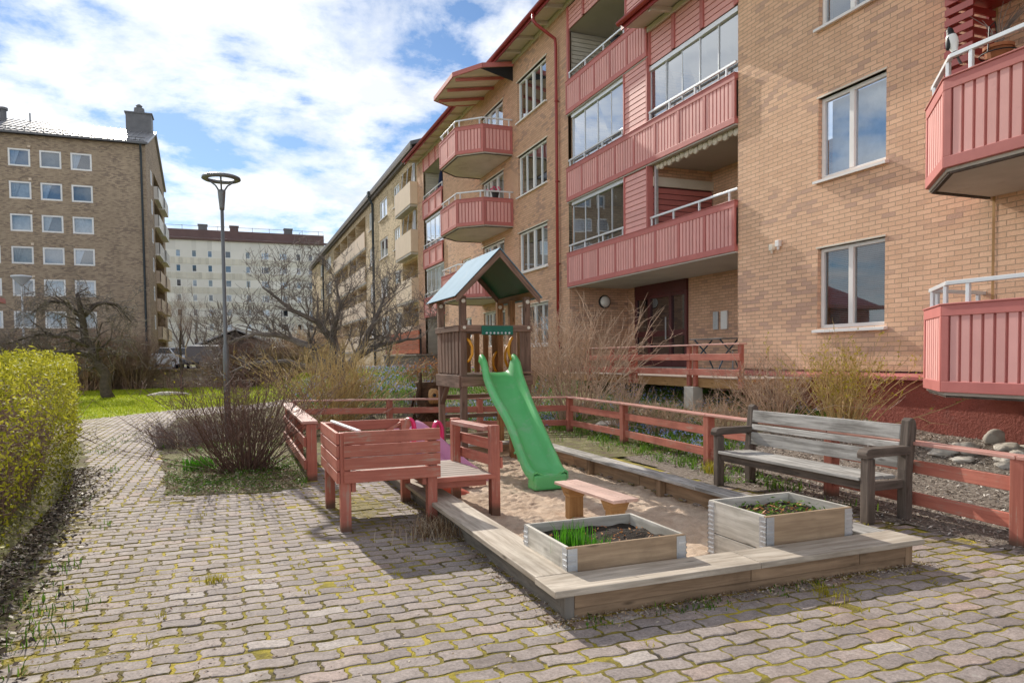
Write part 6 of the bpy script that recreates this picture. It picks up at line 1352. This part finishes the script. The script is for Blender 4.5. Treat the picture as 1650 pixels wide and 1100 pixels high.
while cnt < 46000:
    y = r.uniform(2.1, 12.85); xe = hedge_edge(y); top = hz(y); w = 1.9
    s_ = r.random()
    if s_ < .50:      # side towards the path: fuller above, thin near the ground
        z = top * (1 - r.random() ** 1.5 * .98); bul = .10 * math.sin(z / top * 2.6) + .06 * mathutils.noise.noise(V((y * 1.7, z * 2.2, 1))) * 2
        x = xe - .12 + bul - abs(r.gauss(0, .09)) + (r.gauss(0, .05) if r.random() < .2 else 0)
        if z < .5 and r.random() < .3: continue
        if mathutils.noise.noise(V((y * 5, z * 5, 3))) + .6 * mathutils.noise.noise(V((y * 13, z * 13, 9))) < -.22: continue
    elif s_ < .88:    # top
        x = xe - .05 - r.random() * w; z = top + .05 * mathutils.noise.noise(V((x * 3, y * 3, 0))) * 2 - abs(r.gauss(0, .06)) + (abs(r.gauss(0, .05)) if r.random() < .25 else 0)
        if x > xe - .2: z -= (x - (xe - .2)) * .5
    else:             # far end
        y = 12.75 + r.gauss(0, .08); xe = hedge_edge(12.7); x = xe - .1 - r.random() * w; z = r.random() ** .7 * (hz(12.75) - .03); y += .22 * math.sin(z / 1.3 * 3.0) + .12 * mathutils.noise.noise(V((x * 4, z * 4, 5)))
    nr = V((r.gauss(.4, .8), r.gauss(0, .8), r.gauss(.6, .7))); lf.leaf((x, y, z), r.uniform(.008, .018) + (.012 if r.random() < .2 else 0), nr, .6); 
    # leaves get darker low down
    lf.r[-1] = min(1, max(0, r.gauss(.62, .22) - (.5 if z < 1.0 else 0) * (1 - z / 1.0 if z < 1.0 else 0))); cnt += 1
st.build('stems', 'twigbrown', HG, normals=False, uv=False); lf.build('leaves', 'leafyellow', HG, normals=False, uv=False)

# ------------------------------------------------------------------ ground cover and litter
def scatter(name, mat, n_, region, size, seed, lift=.012, flat=.35, keep=None, ratio=.5, zoff=0.0):
    r = random.Random(seed); mb = MB(); k = 0; tries = 0
    while k < n_ and tries < n_ * 12:
        tries += 1; x, y = region(r)
        if keep and not keep(x, y, r): continue
        mb.leaf((x, y, gz(x, y) + lift * r.random() + zoff), size * r.uniform(.4, 1.25), (r.gauss(0, flat), r.gauss(0, flat), 1), ratio); k += 1
    return tag(mb.build(name, mat, None, normals=False, uv=False), kind='stuff')
def nz(x, y, s, o=0): return mathutils.noise.noise(V((x * s, y * s, o)))
# dead leaves and chips under the hedge and over the path edge
scatter('leaf_litter', 'leafdark', 6500, lambda r: (lambda y: (hedge_edge(y) + .02 + abs(r.gauss(0, .2)) - .2, y))(r.uniform(1.8, 11.5)), .028, 101, .025, .5)
scatter('fallen_chips', 'leafdry', 2600, lambda r: (r.uniform(-1.3, 1.6), r.uniform(2.2, 8.5)), .012, 102, .004, .3, lambda x, y, r: r.random() < .25 + .6 * (x < -.5))
scatter('wood_chips', 'chips', 20000, lambda r: (r.uniform(5.2, 9.75), r.uniform(2.2, 9.3)), .024, 103, .02, .45, lambda x, y, r: x > fx(y) - .25 - .35 * r.random() * (y > 4.5), .45)
scatter('bed_litter', 'leafdry', 3800, lambda r: (r.uniform(-1.4, 4.6), r.uniform(8.45, 20)), .022, 104, .02, .5, lambda x, y, r: inpoly(x, y, BEDL) and r.random() < 1.1 - (y - 8) / 14)
scatter('flower_bed_litter', 'leafdry', 6500, lambda r: (r.uniform(1, 9.7), r.uniform(9.2, 22)), .026, 105, .025, .5, lambda x, y, r: (x > fx(y) - .5 if y < 12.8 else y > 14.5 - .34 * (x - 1.1)) and nz(x, y, .9, 2) > -.25)
def tufts(name, mat, n_, region, h, seed, w=.006, keep=None, blades=6, spread=.05, lean=.35):
    r = random.Random(seed); mb = MB(); k = 0; tries = 0
    while k < n_ and tries < n_ * 12:
        tries += 1; x, y = region(r)
        if keep and not keep(x, y, r): continue
        for j in range(blades):
            bx_, by_ = x + r.gauss(0, spread), y + r.gauss(0, spread); z = gz(bx_, by_) - .005; a = r.uniform(0, 6.28); hh = h * r.uniform(.5, 1.2); l = abs(r.gauss(0, lean)) * hh
            d = V((math.cos(a), math.sin(a), 0)); s_ = V((-d.y, d.x, 0)) * w
            p0 = V((bx_, by_, z)); p1 = p0 + d * l * .35 + V((0, 0, hh * .6)); p2 = p0 + d * l + V((0, 0, hh)); mb.new_piece()
            mb.idx([p0 - s_, p0 + s_, p1 + s_ * .8, p1 - s_ * .8, p2], [(0, 1, 2, 3), (3, 2, 4)])
        k += 1
    return tag(mb.build(name, mat, None, normals=False, uv=False), kind='stuff')
def cover(name, mat, n_, region, size, seed, hgt, keep=None):
    r = random.Random(seed); mb = MB(); k = 0; tries = 0
    while k < n_ and tries < n_ * 12:
        tries += 1; x, y = region(r)
        if keep and not keep(x, y, r): continue
        mb.leaf((x, y, gz(x, y) + r.random() * hgt), size * r.uniform(.5, 1.2), (r.gauss(0, .6), r.gauss(0, .6), 1), .5); k += 1
    return tag(mb.build(name, mat, None, normals=False, uv=False), kind='stuff')
BEDR = lambda r: (r.uniform(-1.4, 1.2), r.uniform(8.5, 14))
cover('bed_ground_cover', 'leafgreen', 2600, BEDR, .026, 111, .06, lambda x, y, r: inpoly(x, y, BEDL) and nz(x, y, 1.6, 5) > .02)
FB = lambda r: (r.uniform(4.4, 9.6), r.uniform(8.6, 20))
infl = lambda x, y: (x > fx(y) + .05 if y < 12.8 else y > 14.3 - .34 * (x - 1.1))
cover('flower_leaves', 'leafgreen', 15000, FB, .032, 112, .11, lambda x, y, r: infl(x, y) and nz(x, y, .8, 1) + .25 * nz(x, y, 3, 4) > -.12 - .1 * (y > 9.5))
tufts('flower_blades', 'leafgreen', 2600, FB, .13, 113, .006, lambda x, y, r: infl(x, y) and nz(x, y, .8, 1) > -.1, 4, .05)
def blooms(name, n_, region, seed, keep, size):
    r = random.Random(seed); mb = MB(); k = 0; tr_ = 0
    while k < n_ and tr_ < n_ * 12:
        tr_ += 1; x, y = region(r)
        if not keep(x, y, r): continue
        z = gz(x, y) + r.uniform(.07, .16)
        for j in range(4): mb.leaf((x + r.gauss(0, .012), y + r.gauss(0, .012), z + r.gauss(0, .012)), size, (r.gauss(0, .7), r.gauss(0, .7) - .4, 1), .7)
        k += 1
    return tag(mb.build(name, 'flowerblue', None, normals=False, uv=False), kind='stuff')
blooms('blue_flowers', 2300, FB, 114, lambda x, y, r: infl(x, y) and nz(x, y, .8, 1) + .3 * nz(x, y, 2.5, 7) > .0, .015)
FAR = lambda r: (r.uniform(2.0, 9.5), r.uniform(22, 33))
blooms('blue_flower_carpet', 1500, FAR, 115, lambda x, y, r: nz(x, y, .45, 3) > -.2, .028)
tufts('far_grass', 'leafgreen', 2600, lambda r: (r.uniform(2, 9.5), r.uniform(18, 34)), .13, 116, .012, lambda x, y, r: nz(x, y, .5, 8) > -.3, 5, .15)
tufts('lawn_grass', 'lawngrass', 9000, lambda r: (r.uniform(-7.5, 5), r.uniform(21, 42)), .07, 117, .012, lambda x, y, r: inpoly(x, y, LAWN), 4, .12)
tufts('edge_weeds', 'leafgreen', 45, lambda r: (r.uniform(1.5, 4.6), r.uniform(3.5, 3.62) - (.05 if r.random() < .5 else 0)), .035, 118, .004, lambda x, y, r: nz(x, y, 2.2, 2) > .0, 5, .03, .6)
tufts('path_edge_grass', 'leafgreen', 60, lambda r: (lambda y: (hedge_edge(y) + r.gauss(.22, .12), y))(r.uniform(3, 17)), .07, 119, .004, lambda x, y, r: nz(x, y, 1.2, 3) > .05, 7, .05, .7)
tufts('fence_foot_weeds', 'leafgreen', 70, lambda r: (lambda y: (fx(y) - abs(r.gauss(.12, .2)), y))(r.uniform(5, 12.6)), .12, 120, .006, lambda x, y, r: nz(x, y, 1.4, 6) > .0, 7, .06, .6)
scatter('bed_edge_litter', 'leafdry', 4200, lambda r: (r.uniform(-1.3, 1.0), 8.4 + abs(r.gauss(0, 1.4))), .02, 121, .015, .5, lambda x, y, r: inpoly(x, y - .1, BEDL) or r.random() < .04)
cover('bed_edge_green', 'leafgreen', 2600, lambda r: (r.uniform(-.9, 1.0), r.uniform(8.45, 11.5)), .02, 122, .05, lambda x, y, r: inpoly(x, y, BEDL) and nz(x, y, 2.6, 9) > -.05)
scatter('sandbox_edge_litter', 'leafdry', 1500, lambda r: (r.uniform(1.6, 4.6), 3.63 - abs(r.gauss(0, .09))) if r.random() < .6 else (1.73 - abs(r.gauss(0, .1)), r.uniform(3.6, 7.5)), .013, 123, .02, .6)
scatter('sandbox_edge_soil', 'chips', 2200, lambda r: (r.uniform(1.6, 4.6), 3.63 - abs(r.gauss(0, .07))) if r.random() < .6 else (1.73 - abs(r.gauss(0, .07)), r.uniform(3.6, 7.5)), .009, 124, .012, .6)
tufts('joint_weeds', 'leafyoung', 45, lambda r: (r.uniform(-1.0, 5.3), r.uniform(2.4, 8.4)), .035, 125, .003, lambda x, y, r: not (1.6 < x < 4.5 and y > 3.5), 7, .02, .9)
cover('fence_foot_leaves', 'leafgreen', 1500, lambda r: (lambda y: (fx(y) - r.gauss(.1, .22), y))(r.uniform(6.4, 12.7)), .028, 126, .06, lambda x, y, r: nz(x, y, 1.3, 6) > -.1)
scatter('pale_chips', 'leafdry', 1300, lambda r: (r.uniform(-1.25, .35), r.uniform(2.3, 5.6)), .012, 127, .006, .35, lambda x, y, r: r.random() < .9 - .5 * max(0, x + .5))
# single tufts that stand out
def tuft(label, x, y, z, mat, n_, h, w, spread, lean, seed, name='grass_tuft', cat='grass tuft', dry=None):
    r = random.Random(seed); mb = MB()
    for j in range(n_):
        bx_, by_ = x + r.gauss(0, spread), y + r.gauss(0, spread); a = r.uniform(0, 6.28); hh = h * r.uniform(.45, 1.15); l = abs(r.gauss(0, lean)) * hh; d = V((math.cos(a), math.sin(a), 0)); s_ = V((-d.y, d.x, 0)) * w
        p0 = V((bx_, by_, z)); p1 = p0 + d * l * .35 + V((0, 0, hh * .65)); p2 = p0 + d * l + V((0, 0, hh)); mb.new_piece(); mb.idx([p0 - s_, p0 + s_, p1 + s_ * .8, p1 - s_ * .8, p2], [(0, 1, 2, 3), (3, 2, 4)])
    return tag(mb.build(name, mat, None, normals=False, uv=False), label, cat)
tuft('bright green chives growing in the left corner of the low planter', 2.02, 4.12, .25, 'leafchive', 170, .17, .0035, .06, .22, 131, 'chives', 'chives')
tuft('few green chive blades at the near edge of the low planter', 2.13, 3.95, .25, 'leafchive', 40, .13, .0035, .035, .25, 132, 'chives', 'chives')
tuft('dry and green grass tuft at the foot of the fence, left of the bench', 5.62, 7.45, 0, 'leafyoung', 150, .17, .004, .07, .6, 133)
tuft('straggly grass tuft in front of the sandbox, on the paving at its middle', 3.42, 3.36, 0, 'leafyoung', 110, .055, .0025, .075, 1.5, 134)
tuft('small dry grass tuft in the paving joints left of the red play box', -.15, 5.2, 0, 'leafyoung', 70, .05, .003, .035, .8, 135)
tuft('green weed tuft at the front leg of the bench', 5.32, 6.85, 0, 'leafgreen', 60, .10, .006, .05, .6, 136)
tuft('bright green shoots in the bed at the foot of the purple brown bush', -.45, 10.6, .02, 'leafchive', 130, .16, .009, .1, .35, 137)
tuft('dry straw tuft at the sandbox side, right of the red play box', 1.58, 5.85, 0, 'leafdry', 420, .15, .003, .16, 1.1, 138)
r = random.Random(141); mb = MB()
for k in range(230):
    x, y = r.uniform(3.42, 4.08), r.uniform(3.93, 4.44); mb.leaf((x, y, .33 + abs(r.gauss(0, .022))), r.uniform(.012, .026), (r.gauss(0, .5), r.gauss(0, .5), 1), .7)
tag(mb.build('strawberry_plants', 'leafgreen', None, normals=False, uv=False), 'low green strawberry plants in the taller planter', 'plants')
mb = MB()
for k in range(170):
    x, y = r.uniform(3.42, 4.08), r.uniform(3.93, 4.44); mb.leaf((x, y, .325 + r.random() * .02), r.uniform(.012, .03), (r.gauss(0, .4), r.gauss(0, .4), 1), .5)
for k in range(120):
    x, y = r.uniform(1.9, 2.66), r.uniform(3.92, 4.5); mb.leaf((x, y, .272 + r.random() * .02), r.uniform(.008, .02), (r.gauss(0, .4), r.gauss(0, .4), 1), .5)
tag(mb.build('dead_leaves', 'leafrust', None, normals=False, uv=False), kind='stuff')
